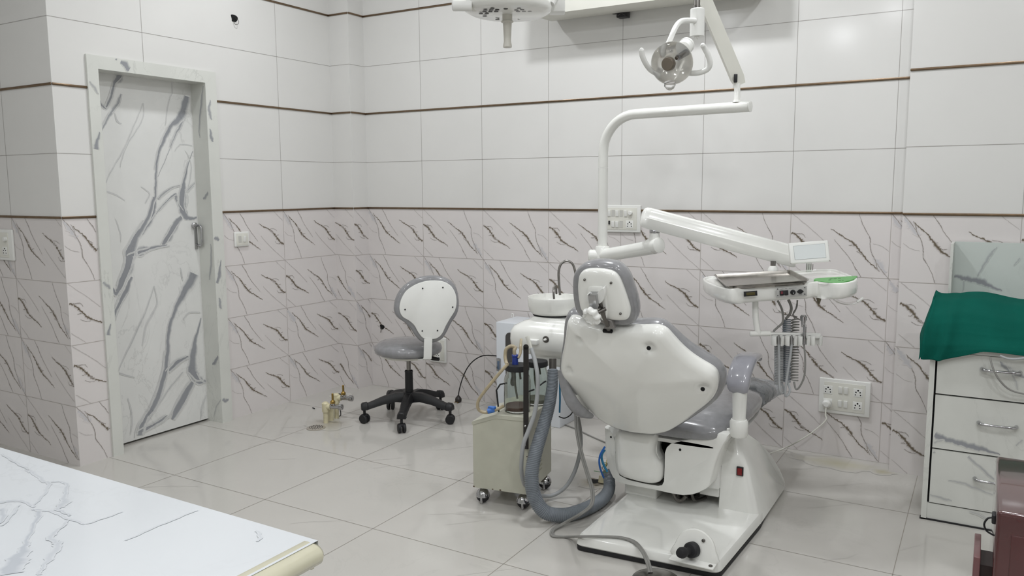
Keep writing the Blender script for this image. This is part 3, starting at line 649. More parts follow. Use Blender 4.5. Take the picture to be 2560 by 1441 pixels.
# backrest
up = V((0, -.53, .848)); fb = frame((-1.05, 2.90, .36), X, up); cv1 = lambda x, y: (1400+x/3.066, 640+y/3.066)
SH = [(60, 507), (95, 503), (135, 514), (200, 526), (270, 545), (330, 560), (420, 570), (520, 576), (620, 580), (700, 577), (755, 585), (800, 607), (850, 660), (920, 735), (1000, 803), (1080, 855), (1145, 893), (1183, 928), (1200, 975), (1200, 1030), (1180, 1090), (1130, 1145), (1040, 1215), (950, 1285), (860, 1340), (800, 1362), (740, 1372), (660, 1370), (560, 1358), (460, 1335), (370, 1300), (290, 1248), (210, 1170), (130, 1070), (60, 985), (12, 918), (-5, 865), (2, 790), (22, 700), (38, 600), (45, 530)]
so = smooth2(trace(SH, fb, .03, cv1), 3)
def dome(out, fr, prof, dents=(), n_in=14, bulge=.05, hollow=None, h0=0):
    """prof rings near the rim, then a grid of scaled rings rising by bulge; dents: (x, y, r, depth)"""
    o, ex, ey, n = fr; N = len(out); cen = V((sum(p[0] for p in out)/N, sum(p[1] for p in out)/N)); o2 = [V(p) for p in out]
    nor = []
    ar = sum(o2[i].x*o2[(i+1) % N].y - o2[(i+1) % N].x*o2[i].y for i in range(N)); sg = 1 if ar > 0 else -1
    for i in range(N):
        t = (o2[(i+1) % N]-o2[i-1]).normalized(); nor.append(V((t.y, -t.x))*sg)
    rs = [[o+ex*q.x+ey*q.y+n*h for q in [p-m*ins for p, m in zip(o2, nor)]] for ins, h in prof]
    li, lh = prof[-1]; base = [p-m*li for p, m in zip(o2, nor)]
    for k in range(1, n_in+1):
        s_ = 1-k/n_in*.985; ring = []
        for p in base:
            q = cen+(p-cen)*s_; h = lh + bulge*(1-s_**2.2)
            for (dx_, dy_, dr, dd) in dents:
                r_ = math.hypot(q.x-dx_, q.y-dy_)
                if r_ < dr: h -= dd*.5*(1+math.cos(math.pi*r_/dr))
            if hollow: h += hollow(q)
            ring.append(o+ex*q.x+ey*q.y+n*h)
        rs.append(ring)
    return B().rings(rs)
dents = []
for (x, y, rr_) in ((670, 745, .034), (1085, 1060, .030), (128, 682, .024), (48, 917, .022)):
    q = pp(*cv1(x, y), fb[0]+fb[3]*.075, fb[3])-fb[0]; dents.append((q.dot(fb[1]), q.dot(fb[2]), rr_, .016))
back = build('backrest_shell', dome(so, fb, [(.006, -.012), (0, -.008), (0, .012), (.003, .024), (.009, .034), (.018, .041)], dents, 34, .035), ENAMEL, chair, angle=70)
for i, (dx_, dy_, dr, dd) in enumerate(dents[:2]):
    P0 = fb[0]+fb[1]*dx_+fb[2]*(dy_+.006)+fb[3]*.057; screw(P0, (fb[3]+fb[2]*.2).normalized(), .0075, DARK, back, 'screw_hole', .004)
CU = [(42, 520), (58, 450), (90, 430), (150, 442), (250, 475), (400, 512), (520, 520), (620, 514), (740, 517), (805, 540), (885, 612), (985, 700), (1085, 766), (1180, 820), (1238, 870), (1266, 930), (1264, 990), (1240, 1045), (1190, 1100), (1050, 1200), (900, 1290), (740, 1340), (500, 1320), (300, 1220), (150, 1060), (50, 960), (10, 880), (10, 800), (28, 680), (38, 600)]
co = smooth2(trace(CU, fb, -.035, cv1), 3)
b = B(); b.slab(co, fb, [(.03, -.085), (.012, -.078), (.002, -.065), (-.002, -.045), (0, -.025), (.006, -.012), (.02, -.006)]); build('back_cushion', b, GREYV, chair, angle=70)
# stitches across the right edge of the cushion
# headrest
fh = frame((-1.13, 2.52, .95), V((1, .06, 0)), V((0, -.30, .954))); 
HC = [(110, 170), (128, 112), (175, 66), (240, 42), (330, 38), (430, 55), (490, 95), (530, 150), (560, 230), (588, 320), (603, 400), (600, 455), (572, 500), (520, 520), (430, 512), (300, 500), (200, 470), (150, 430), (124, 370), (110, 280)]
HS = [(135, 200), (148, 145), (185, 114), (250, 106), (330, 110), (400, 128), (440, 162), (470, 220), (500, 300), (528, 390), (534, 440), (520, 485), (480, 500), (400, 498), (300, 480), (205, 452), (158, 415), (142, 350), (133, 270)]
hr = build('headrest_shell', dome(smooth2(trace(HS, fh, .01, cv1), 4), fh, [(.004, -.012), (0, -.006), (.001, .006), (.005, .012), (.012, .016)], (), 10, .008), ENAMEL, chair, angle=70)
b = B(); b.slab(smooth2(trace(HC, fh, -.035, cv1), 4), fh, [(.03, -.080), (.012, -.074), (.002, -.062), (-.001, -.045), (.0, -.025), (.006, -.012), (.02, -.006)]); build('headrest_cushion', b, GREYV, chair, angle=70)
for x, y, r_ in ((188, 184, .0042), (391, 208, .0042), (280, 253, .0045), (330, 376, .005), (463, 445, .0042)):
    screw(pp(*cv1(x, y), fh[0]+fh[3]*.021, fh[3]), fh[3], r_, DULL, hr, 'screw', .004)
H = lambda x, y, o_: pp(*cv1(x, y), fh[0]+fh[3]*o_, fh[3])
# bracket: tinted plate raised on the shell, chrome block, steel bar and knob
b = B(); b.slab(smooth2(trace([(225, 235), (345, 240), (360, 300), (365, 480), (320, 480), (300, 400), (228, 330)], fh, .02, cv1), 3), fh, [(0, .015), (0, .026), (.004, .029)]); build('mounting_plate', b, ENAMEL, hr)
b = B(); b.slab(smooth2(trace([(285, 292), (318, 250), (345, 238), (352, 300), (330, 345), (300, 360), (286, 345)], fh, .035, cv1), 3), fh, [(.001, .02), (0, .03), (0, .044), (.002, .047)]); b.slab(smooth2(trace([(208, 296), (228, 288), (232, 340), (214, 338)], fh, .04, cv1), 2), fh, [(0, .02), (0, .052)]); br = build('bracket_ears', b, PLAST, hr)
b = B(); c0, c1_ = H(253, 292, .045), H(268, 400, .06)
b.slab(trace([(222, 293), (285, 293), (300, 400), (236, 400)], fh, .05, cv1), fh, [(0, .02), (0, .060), (.002, .063)]); build('chrome_clamp', b, CHROME, br)
b = B(); b.tube([H(300, 330, .04), H(330, 450, .035), H(362, 530, .02), H(375, 575, -.01)], .008, 10, sub=4, flat=(1.0, .5)); build('steel_bar', b, DULL, chair)
b = B(); b.slab(trace([(350, 500), (385, 512), (412, 572), (325, 572), (328, 560)], fh, .03, cv1), fh, [(0, .0), (0, .016), (.002, .018)]); b.slab(trace([(300, 520), (345, 495), (365, 525), (330, 548)], fh, .03, cv1), fh, [(0, -.0), (0, .012)]); build('steel_wedge', b, mat('grey_casting', '85827f', .35, .3), chair)
b = B(); kc = H(243, 465, .085); kn = (fh[3]*.95 - fh[1]*.25 + fh[2]*-.15).normalized(); u_ = kn.orthogonal().normalized(); v_ = kn.cross(u_)
ko = [((.0325+.0032*math.cos(8*a))*math.cos(a), (.0325+.0032*math.cos(8*a))*math.sin(a)) for a in [2*math.pi*i/96 for i in range(96)]]
b.slab(ko, (kc, u_, v_, kn), [(.006, -.012), (.001, -.008), (0, .0), (.001, .007), (.005, .012), (.012, .014), (.015, .008), (.020, .007)]); build('knob', b, PLAST, br, angle=50)
b = B(); b.tube([kc-kn*.012, kc-kn*.05+fh[1]*.02], .007, 12); build('knob_stem', b, DULL, br)
# black slot in the top of the backrest shell
q = pp(*cv1(368, 572), fb[0]+fb[3]*.03, fb[3]); b = B(); b.box(q+fb[3]*.003, (.036, .012, .012), fr=(fb[1], fb[2], fb[3]), r=.003); build('slot', b, DARK, back)

# armrest on the right
b = B(); pc_ = dp(1847, 1068, 3.045)
b.lathe([(.030, -.036), (.034, -.030), (.034, .022), (.029, .030), (.026, .031), (.0245, .038), (.027, .12), (.026, .155)], V((pc_.x, pc_.y, pc_.z)), V((0, 0, 1)), 28); b.box(pc_+V((-.04, .04, -.025)), (.09, .06, .018), r=.006); arm_ = build('armrest_post', b, ENAMEL, chair)
cen = [(dp(1846, 980, 3.02), .034, .015), (dp(1845, 966, 3.02), .041, .025), (dp(1848, 942, 3.03), .043, .025), (dp(1855, 918, 3.05), .043, .022), (dp(1863, 901, 3.08), .043, .019), (dp(1872, 892, 3.14), .042, .016), (dp(1881, 889, 3.22), .038, .014), (dp(1888, 892, 3.28), .030, .010)]
P_, _ = spline([c[0] for c in cen], [0]*len(cen), 6); W_, _ = spline([V((c[1], c[2], 0)) for c in cen], [0]*len(cen), 6)
rs = []
for i, p in enumerate(P_):
    t = (P_[min(i+1, len(P_)-1)]-P_[max(i-1, 0)]).normalized(); ex_ = X; nn = t.cross(ex_).normalized(); hw, hh = W_[i].x, W_[i].y; r = []
    for k in range(32):
        a = 2*math.pi*k/32; c_, s_ = math.cos(a), math.sin(a); r.append(p+ex_*hw*math.copysign(abs(c_)**.6, c_)+nn*hh*math.copysign(abs(s_)**.75, s_))
    rs.append(r)
c0 = rs[0]; m0 = sum(c0, V())/32; rs.insert(0, [m0+(p-m0)*.6-(P_[1]-P_[0]).normalized()*.006 for p in c0])
b = B(); b.rings(rs); build('armrest_pad', b, GREYV2, arm_, angle=60)
b = B(); b.tube([dp(1878, 896, 3.2), dp(1900, 897, 3.24)], [.012, .010], 12); build('pad_end_knob', b, GREYV2, arm_)
# left armrest showing below the backrest (grey arc and white post)
b = B(); b.tube([dp(1403, 925, 3.1), dp(1412, 965, 3.1), dp(1430, 1005, 3.1), dp(1452, 1030, 3.12), dp(1480, 1042, 3.15)], [.014, .02, .026, .026, .01], 16, sub=5, flat=(1, .8)); build('left_armrest_pad', b, GREYV, chair)
b = B(); b.tube([dp(1450, 985, 3.2), dp(1460, 1030, 3.2)], .02, 16); build('left_armrest_post', b, ENAMEL, chair)

# wires and hoses at the foot of the chair
t = thing('blue_air_tubes', zp(1510, 1195, .02), 'two blue tubes with thin coloured wires by the corrugated hose end, left of the chair', 'tubes')
b = B(); b.tube([dp(1512, 1118, 3.2), dp(1500, 1140, 3.22), dp(1499, 1165, 3.25), dp(1509, 1195, 3.3)], .004, 8, sub=6); build('blue_tube', b, mat('bright_blue_tube', '1f63b5', .35), t)
b = B(); b.tube([dp(1512, 1125, 3.24), dp(1504, 1140, 3.24), dp(1508, 1160, 3.24), dp(1518, 1180, 3.24)], .005, 8, sub=6); build('teal_tube', b, BLUEC, t)
for k, cc in enumerate(('c2a840', '4c7f4c', '6a5a3c')):
    b = B(); r_ = random.Random(k); b.tube([dp(1517, 1150+8*k, 3.27)]+[dp(1512+r_.uniform(-8, 6), 1158+6*i, 3.27) for i in range(3)]+[dp(1516, 1182, 3.28)]+([dp(1485, 1178, 3.28)] if k == 1 else []), .0013, 6, sub=5); build('wire', b, mat('wire_%d' % k, cc, .5), t)

# ================================================================== CORRUGATED HOSE
hp = [(1382, 925, 3.36), (1381, 960, 3.34), (1374, 1010, 3.30), (1356, 1075, 3.26), (1337, 1140, 3.22), (1329, 1195, 3.20), (1337, 1245, 3.20), (1363, 1281, 3.2), (1410, 1290, 3.215), (1460, 1280, 3.27), (1500, 1258, 3.36), (1521, 1228, 3.45), (1523, 1200, 3.5), (1517, 1180, 3.53)]
P0 = [dp(*p) for p in hp]; P0 = [V((p.x, p.y, max(p.z, .030))) for p in P0]
R0 = [.0215, .0225, .024, .026, .027, .0275, .028, .028, .0275, .027, .026, .025, .024, .023]
P1, R1 = spline(P0, R0, 60)
# resample by arc length for even corrugations
P2, R2 = [P1[0]], [R1[0]]; step = .00165; acc = 0
for a_, c_, r_ in zip(P1, P1[1:], R1[1:]):
    L_ = (c_-a_).length; s_ = step-acc
    while s_ <= L_ and L_ > 0: P2.append(a_.lerp(c_, s_/L_)); R2.append(r_); s_ += step
    acc = (acc+L_) % step
R2 = [r*(1+.045*(1 if (i//2) % 2 else -1)) for i, r in enumerate(R2)]
b = B(); b.tube(P2, R2, 20); tag(build('corrugated_drain_hose', b, HOSE, angle=25), 'thick grey corrugated hose looping down from the spittoon to the floor', 'hose')

# ================================================================== SPITTOON UNIT + LAMP POLE
su = thing('spittoon_unit', (-1.62, 3.3, .5), 'white spittoon box with round bowl and tall bent lamp pole, behind the headrest', 'spittoon unit')
def roundbox(name, sections, m, parent, seg=40, p=4, ang=60):
    rs = []
    for z, xc, yc, hw, hd in sections:
        rs.append([V((xc+hw*math.copysign(abs(math.cos(a))**(2/p), math.cos(a)), yc+hd*math.copysign(abs(math.sin(a))**(2/p), math.sin(a)), z)) for a in [2*math.pi*k/seg for k in range(seg)]])
    return build(name, B().rings(rs), m, parent, angle=ang)
xc, yc = -1.655, 3.24
body = roundbox('spittoon_body', [(.585, xc+.03, yc, .17, .14), (.60, xc+.03, yc, .178, .15), (.612, xc, yc, .193, .163), (.620, xc, yc, .20, .17), (.65, xc, yc, .203, .172), (.685, xc, yc, .201, .170), (.707, xc+.003, yc, .190, .158), (.725, xc+.01, yc, .165, .13), (.735, xc+.015, yc, .14, .115), (.75, xc+.02, yc, .125, .11)], ENAMEL, su, p=5.5)
roundbox('lower_skirt', [(.535, xc+.05, yc, .13, .11), (.545, xc+.05, yc, .14, .12), (.59, xc+.04, yc, .155, .13)], PLAST, su)
bc = V((-1.695, 3.24, .752)); 
b = B(); b.lathe([(.075, .0), (.100, .006), (.112, .02), (.117, .045), (.1185, .078), (.117, .082), (.113, .081), (.110, .06), (.10, .035), (.07, .022), (.02, .02)], bc, Z, 48); build('bowl', b, ENAMEL, su, angle=50)
b = B(); b.lathe([(.08, -.004), (.095, -.002), (.095, .002)], bc, Z, 40); build('bowl_seal', b, RUBBER, su)
D = 3.62
b = B(); b.tube([dp(1400, 738, D), dp(1397, 700, D), dp(1397, 678, D), dp(1403, 660, D), dp(1417, 653, D), dp(1431, 660, D), dp(1438, 680, D), dp(1440, 700, D)], .0055, 12, sub=6); build('rinse_spout', b, STEEL, su)
b = B(); b.tube([dp(1385, 748, D-.12), dp(1384, 730, D-.12), dp(1385, 718, D-.11), dp(1389, 716, D-.1), dp(1391, 735, D-.08)], .0048, 10, sub=5); build('cup_filler', b, STEEL, su)
# front key socket and small hose holder on the body's face
fq = yp(1365, 849, yc-.171); cn = (CO-fq); cn.z = 0; cn = V((.15, -1, 0)).normalized()
fp = V((fq.x, yc-.171, fq.z)); b = B(); b.lathe([(.015, -.004), (.015, .003), (.011, .004)], fp, -Y, 20); bz = build('key_ring', b, DULL, su); b = B(); b.lathe([(.006, .002), (.005, .016), (.003, .018)], fp, -Y, 12); build('key_stem', b, PLAST, bz)
hq = yp(1333, 855, yc-.18); b = B(); b.box(hq, (.05, .03, .022), r=.003); build('hose_holder', b, PLAST, su)
b = B(); b.tube([dp(1318, 842, 3.28), dp(1326, 868, 3.27), dp(1330, 885, 3.26)], [.010, .008, .006], 10, sub=3, flat=(1, .7)); build('suction_tip', b, PLAST2, su)
b = B(); b.tube([dp(1382, 897, 3.37), dp(1382, 932, 3.365)], .0155, 16); build('drain_pipe', b, DULL, su)
# pole
PD = 3.75; pl0 = dp(1508, 640, PD); px_, py_ = dp(1508, 420, PD).x, dp(1508, 420, PD).y
ztop = 1.655
pe = dp(1874, 263, 3.30); pe = V((pe.x, pe.y, ztop+.0)); hd_ = (V((pe.x, pe.y, 0))-V((px_, py_, 0))).normalized()
zj = dp(1508, 420, PD).z
b = B(); b.tube([(px_, py_, .62), (px_, py_, zj-.001)], .0225, 24); build('pole', b, ENAMEL, su)
pts = [V((px_, py_, zj+.001)), V((px_, py_, zj+.06))]
r_ = .165; c_ = V((px_, py_, ztop-r_))+hd_*r_
for k in range(0, 11):
    a = math.pi/2*k/10; pts.append(c_-hd_*r_*math.cos(a)+Z*r_*math.sin(a))
pts.append(pe-hd_*.05); pts.append(pe)
b = B(); b.tube(pts, .0225, 24); b.lathe([(.0205, 0), (.0235, .001), (.0235, .004), (.018, .006)], pe-hd_*.0, hd_, 24); build('bent_lamp_pole', b, ENAMEL, su)
hub = V((px_, py_, dp(1508, 632, PD).z)); b = B(); b.lathe([(.030, -.05), (.034, -.045), (.034, .022), (.030, .028)], hub, Z, 28)
b.lathe([(.022, 0), (.03, .006), (.030, .05), (.024, .056)], hub+V((-.01, .0, -.02)), V((-1, -.35, 0)), 24); build('pole_hub', b, ENAMEL, su)

# ================================================================== DELIVERY UNIT
du = thing('instrument_delivery_unit', dp(1950, 720, 3.15), 'long white instrument table with control panel hanging from a white spring arm', 'instrument table')
e0 = dp(1636, 615, 3.5)
b = B(); b.tube([hub+V((0, 0, -.018)), hub.lerp(e0, .5)+V((0, 0, -.012)), e0+V((0, 0, -.004))], [.031, .031, .032], 24); b.lathe([(.024, -.034), (.033, -.03), (.034, .03), (.026, .034)], e0, (e0-hub).normalized(), 24)
e1 = V((e0.x, e0.y, dp(1635, 583, 3.5).z)); b.tube([e0, e1], [.026, .0215], 24); build('swing_arm', b, ENAMEL, du)
b = B(); b.lathe([(.0215, 0), (.0225, .003), (.0225, .014), (.0185, .020), (.0155, .022), (.0155, .05)], e1, Z, 24); build('chrome_collar', b, CHROME, du)
# spring arm: long box with a rounded hood
bl, brr = dp(1622, 548, 3.5), dp(1990, 645, 3.44)
ax = (brr-bl).normalized(); side = ax.cross(Z).normalized(); upv = side.cross(ax).normalized()
sec = [(-.030, -.045), (-.034, -.04), (-.036, .004), (-.030, .012), (-.029, .03), (-.022, .046), (-.008, .053), (.008, .053), (.022, .046), (.029, .03), (.030, .012), (.036, .004), (.034, -.04), (.030, -.045)]
sec = [(a*1.0, c*.93) for a, c in sec]
L_ = (brr-bl).length
rs = []
for s_, k1, k2 in ((-.035, .35, .5), (-.030, .7, .8), (-.018, .93, .95), (0, 1, 1), (L_*.5, 1, 1), (L_-.02, 1, 1), (L_-.006, .98, .97), (L_, .9, .9)):
    rs.append([bl+ax*s_+side*a*k1+upv*(c*k2) for a, c in sec])
b = B(); b.rings(rs); build('spring_arm', b, ENAMEL, du, angle=38)
tp = dp(1933, 655, 3.42); b = B(); b.tube([tp+V((0, 0, .004)), V((tp.x, tp.y, dp(1933, 668, 3.42).z))], .011, 14); build('pivot_pin', b, STEEL, du)
b = B(); zc_ = dp(1932, 690, 3.42).z; b.lathe([(.024, 0), (.022, .03), (.013, .042)], V((tp.x, tp.y, zc_)), Z, 24); build('pivot_cone', b, ENAMEL, du)
# table body on a plane tilted 4 degrees up to the right
th = math.radians(-27.6); cdir = V((math.sin(th), math.cos(th), 0)); adir = V((math.cos(th), -math.sin(th), 0)); tl = math.radians(4.3)
ta = adir*math.cos(tl)+Z*math.sin(tl); tn = ta.cross(cdir).normalized()
T0 = dp(1945, 700, 3.13); ft = (T0, ta, cdir, tn); cv3 = lambda x, y: (1740+x/5.818, 600+y/5.818)
top = [(95, 560), (110, 545), (150, 533), (260, 525), (700, 498), (1390, 455), (1600, 440), (1850, 425), (1990, 424), (2060, 435), (2160, 470), (2270, 515), (2335, 538), (2350, 560), (2335, 585), (2270, 608), (2180, 625), (2060, 632), (1950, 628), (1850, 615), (1780, 605), (1720, 612), (1650, 625), (1500, 632), (1200, 652), (1000, 665), (700, 690), (560, 708), (480, 712), (400, 702), (290, 672), (190, 632), (115, 590)]
to = smooth2(trace(top, ft, 0, cv3), 2)
hh = .062
b = B(); b.slab(to, ft, [(.03, -hh), (.012, -hh+.003), (.003, -hh+.012), (0, -hh+.02), (0, -.005), (.002, -.001), (.004, 0), (.009, 0), (.011, -.002), (.012, -.007), (.016, -.008)]); tb = build('table_body', b, ENAMEL, du, angle=45)
gp = smooth2(trace([(1712, 578), (1730, 566), (1780, 556), (2050, 542), (2320, 525), (2338, 532), (2325, 556), (2250, 588), (2150, 612), (2060, 624), (1940, 620), (1830, 606), (1760, 598), (1722, 590)], ft, .001, cv3), 2)
b = B(); b.slab(gp, ft, [(0, -.012), (0, .0005), (.001, .0015)]); gpo = build('membrane_keypad', b, GREEN, tb, angle=30)
for (x, y, w_) in ((1965, 566, 40), (2025, 562, 44), (2085, 558, 36), (1945, 582, 34), (2090, 592, 36), (2135, 588, 20)):
    q = pp(*cv3(x, y), T0+tn*.0018, tn); b = B(); b.box(q, (w_/5.818/2012*3.1, .0045, .0008), fr=(ta, cdir, tn)); build('printed_mark', b, mat('dark_print', '1f3d20', .5), gpo)
# front face items on a vertical plane through the front edge
fa = pp(*cv3(560, 708), T0, tn); fz = pp(*cv3(1650, 625), T0, tn); fe = (fz-fa).normalized(); fn = fe.cross(tn).normalized()
if fn.dot(CO-fa) < 0: fn = -fn
fup = fn.cross(fe).normalized(); fup = fup if fup.z > 0 else -fup
Q = lambda x, y, off=.001: pp(*cv3(x, y), fa+fn*off, fn)
def fbox(name, x, y, wpx, hpx, dep, m, parent, off=0, r=.0008):
    s_ = 3.05/2012.5/5.818; b = B(); b.box(Q(x, y, off)+fn*dep*.5, (wpx*s_, hpx*s_, dep), fr=(fe, fup, fn), r=r); return build(name, b, m, parent)
dsp = fbox('display_frame', 791, 782, 190, 72, .004, BLACK, tb); fbox('display_window', 795, 785, 125, 42, .001, OLIVE, dsp, .004)
pn = fbox('control_panel', 1387, 758, 432, 138, .002, SILVER, tb)
s1 = fbox('rocker_switch', 1246, 772, 58, 70, .004, BLACK, pn, .002); fbox('red_rocker', 1248, 770, 30, 40, .002, mat('dim_red', '6e3038', .3), s1, .006)
s2 = fbox('rocker_switch', 1311, 768, 54, 68, .004, BLACK, pn, .002)
b = B(); b.lathe([(.0095, 0), (.009, .006), (.007, .009), (.003, .0095)], Q(1408, 763, .003), fn, 20); kb = build('dial', b, BLACK, pn); b = B(); b.box(Q(1420, 778, .0125), (.0012, .006, .001), fr=(fe, fup, fn)); build('pointer', b, PLAST, kb)
b = B(); s_ = 3.05/2012.5/5.818; di = [(-50*s_, 0), (-12*s_, 32*s_), (12*s_, 32*s_), (50*s_, 0), (12*s_, -32*s_), (-12*s_, -32*s_)]; b.slab(di, (Q(1515, 752, .003), fe, fup, fn), [(0, 0), (0, .002)]); build('diamond_socket', b, BLACK, pn)
for x, y in ((1187, 716), (1190, 812), (1583, 695), (1583, 790)): screw(Q(x, y, .003), fn, .0017, BLACK, pn)
for x, y, w_ in ((1248, 716, 44), (1308, 713, 34), (1405, 702, 110), (1248, 818, 38), (1312, 812, 30), (1515, 800, 52)): fbox('legend', x, y, w_, 5, .0003, mat('grey_print', '6d6d6c', .5), pn, .0022, 0)
# film viewer
v0 = dp(2025, 630, 3.22); vv = [(1352, 48), (1905, 5), (1918, 12), (1950, 292), (1938, 305), (1392, 345), (1378, 335), (1350, 60)]
fv = frame(v0, adir, (Z*.9+cdir*.35)); 
b = B(); b.slab(trace(vv, fv, 0, cv3), fv, [(.002, -.014), (0, -.012), (0, -.001), (.002, .001), (.004, .0015)]); fvw = build('film_viewer', b, PLAST, du)
b = B(); b.slab(trace([(1415, 95), (1868, 57), (1888, 258), (1440, 292)], fv, 0, cv3), fv, [(0, 0), (0, .0024)]); build('viewer_screen', b, FILM, fvw)
b = B(); b.slab(trace([(1411, 91), (1872, 53), (1892, 262), (1436, 297)], fv, 0, cv3), fv, [(0, 0), (0, .0019)]); build('screen_seam', b, mat('seam_grey', '9a9c9e', .5), fvw)
b = B(); b.box(dp(2022, 667, 3.24), (.02, .004, .045), fr=(adir, cdir, Z)); build('viewer_stem', b, GLASS, fvw)
# thin wire rack behind the table
b = B()
for k in range(4): q = dp(2017+k*5, 667+k*.5, 3.26); b.tube([q+V((0, 0, .012)), q-V((0, 0, .012))], .0013, 6)
build('wire_rack', b, STEEL, du)
# tube down to the holder rail
LD = 3.08
b = B(); b.tube([dp(1888, 745, LD), dp(1889, 790, LD), dp(1893, 822, LD), dp(1897, 835, LD)], [.0115, .0115, .0115, .011], 18, sub=4); b.tube([dp(1877, 835, LD), dp(1925, 834, LD+.0)], .010, 18); b.lathe([(.006, -.003), (.010, 0), (.010, .004)], dp(1876, 835, LD), (dp(1925, 834, LD)-dp(1877, 835, LD)), 18); dropt = build('drop_tube', b, ENAMEL, du)
b = B(); ra, rb2 = dp(1925, 834, LD), dp(2050, 836, LD); b.box((ra+rb2)/2, ((rb2-ra).length, .02, .008), fr=((rb2-ra).normalized(), cdir, Z), r=.002); rail = build('holder_rail', b, PLAST, du)
for k, x in enumerate((1944, 1977, 2009, 2040)):
    b = B(); c_ = dp(x, 851, LD-.01); R_, r2 = .0240, .0170; n = 20
    ang = [math.radians(-60+ (300)*i/n + 0) for i in range(n+1)]
    # open ring: gap faces the viewer
    base = math.atan2(-cdir.y, -cdir.x)
    ar = [base+math.radians(28)+(2*math.pi-math.radians(56))*i/n for i in range(n+1)]
    o_ = [(R_*math.cos(a), R_*math.sin(a)) for a in ar]+[(r2*math.cos(a), r2*math.sin(a)) for a in reversed(ar)]
    b.slab(o_, (c_, X, Y, Z), [(.001, -.019), (0, -.017), (0, .015), (.001, .017)]); b.box(c_+cdir*.012+Z*.012, (.038, .02, .012), fr=(adir, cdir, Z), r=.002); build('holder', b, PLAST, rail)
# clear bracket at the lower right
b = B(); b.tube([dp(2082, 742, 3.1), dp(2095, 754, 3.06), dp(2120, 760, 3.04), dp(2142, 755, 3.04), dp(2150, 748, 3.04)], .010, 10, sub=5, flat=(1, .35)); hk = build('clear_hook', b, SHIELD, du); b = B(); b.tube([dp(2143, 756, 3.03), dp(2157, 746, 3.03)], [.004, .006], 10); build('hook_tip', b, PLAST, hk)
b = B(); b.tube([dp(1962, 752, 3.2), dp(1957, 770, 3.2), dp(1952, 782, 3.2)], [.035, .03, .008], 18, sub=3); build('clear_cup', b, SHIELD, du)
b = B(); b.tube([dp(2047, 744, 3.15), dp(2047, 760, 3.15)], [.011, .004], 10); build('drain_nozzle', b, mat('stained_brass', '7c7564', .4, .5), du)
# metal tray lying on the table
tray = thing('instrument_tray', T0, 'empty rectangular stainless steel tray lying on the left of the instrument table', 'metal tray')
tr = trace([(258, 528), (272, 518), (1370, 455), (1392, 458), (1640, 588), (1645, 600), (1628, 610), (470, 692), (440, 690), (425, 680)], ft, .006, cv3)
b = B(); b.slab(tr, ft, [(.012, -.005), (.004, .008), (0, .010), (.001, .0115), (.006, .011), (.010, .004), (.014, -.002), (.03, -.002)]); build('tray_pan', b, TRAYM, tray, angle=40)
tray.location = T0

# hand instruments and their coiled leads
def handpiece(x, ytop, label, grp=None):
    t = thing('handpiece_hose', dp(x, 860, LD), label, 'handpiece hose', grp)
    b = B(); b.tube([dp(x, ytop, LD-.012), dp(x+1, ytop+22, LD-.018)], [.0065, .0055], 14); b.tube([dp(x-1, ytop-2, LD-.012), dp(x, ytop, LD-.012)], .006, 12); build('connector', b, mat('connector_grey', '8d8c8a', .35, .4), t); return t
def coil(pa, pb, turns, R_, r_, flat=.6):
    n = turns*12; pts = []; d = pb-pa
    for i in range(n+1):
        a = 2*math.pi*i/12; t = i/n; pts.append(pa+d*t+adir*R_*math.cos(a)+cdir*R_*flat*math.sin(a))
    return B().tube(pts, r_, 6)
t1 = handpiece(1946, 842, 'grey coiled instrument hose hanging in the first holder from the left')
b = B(); b.tube([dp(1947, 862, LD-.02), dp(1948, 900, LD-.02), dp(1948, 950, LD-.02), dp(1950, 978, LD-.02), dp(1957, 984, LD-.01), dp(1960, 975, LD), dp(1956, 962, LD+.03)], .0042, 8, sub=6); build('loop', b, CORDL, t1)
b = coil(dp(1947, 866, LD+.035), dp(1947, 962, LD+.035), 24, .0155, .0028); build('coil', b, CORDL, t1)
b = B(); b.tube([dp(1944, 752, 3.12), dp(1955, 775, 3.12), dp(1957, 805, 3.12), dp(1943, 820, 3.12), dp(1934, 832, 3.11), dp(1938, 866, LD+.035)], .0042, 8, sub=6); build('feed', b, CORD, t1)
t2 = handpiece(1978, 842, 'grey coiled instrument hose hanging in the second holder from the left')
b = B(); b.tube([dp(1979, 862, LD-.02), dp(1976, 890, LD-.02), dp(1968, 940, LD-.02), dp(1963, 985, LD-.02), dp(1968, 990, LD-.01), dp(1975, 975, LD), dp(1968, 955, LD+.03)], .0045, 8, sub=6); build('loop', b, CORDL, t2)
b = coil(dp(1967, 800, LD+.05), dp(1966, 955, LD+.05), 34, .0145, .0029); build('coil', b, HOSE, t2)
b = B(); b.tube([dp(1971, 750, 3.14), dp(1978, 768, 3.14), dp(1975, 785, 3.14), dp(1965, 797, LD+.05)], .0055, 8, sub=6); build('feed', b, CORD, t2)
t3 = thing('coiled_lead', dp(1987, 850, LD), 'rightmost dark grey coiled lead hanging behind the holders', 'coiled lead')
b = coil(dp(1988, 798, LD+.05), dp(1985, 952, LD+.05), 22, .0145, .0027); build('coil', b, CORD, t3)
b = B(); b.tube([dp(1993, 751, 3.14), dp(1992, 768, 3.14), dp(1983, 785, 3.14), dp(1988, 798, LD+.05)], .0028, 8, sub=6); b.tube([dp(1994, 751, 3.15), dp(1989, 775, 3.15), dp(1982, 788, 3.15), dp(1993, 793, 3.14)], .0026, 8, sub=6); build('feed', b, CORD, t3)
sy = thing('air_water_syringe', dp(2009, 830, LD), 'clear and steel three-way syringe with thin nozzle standing in the third holder', 'dental syringe')
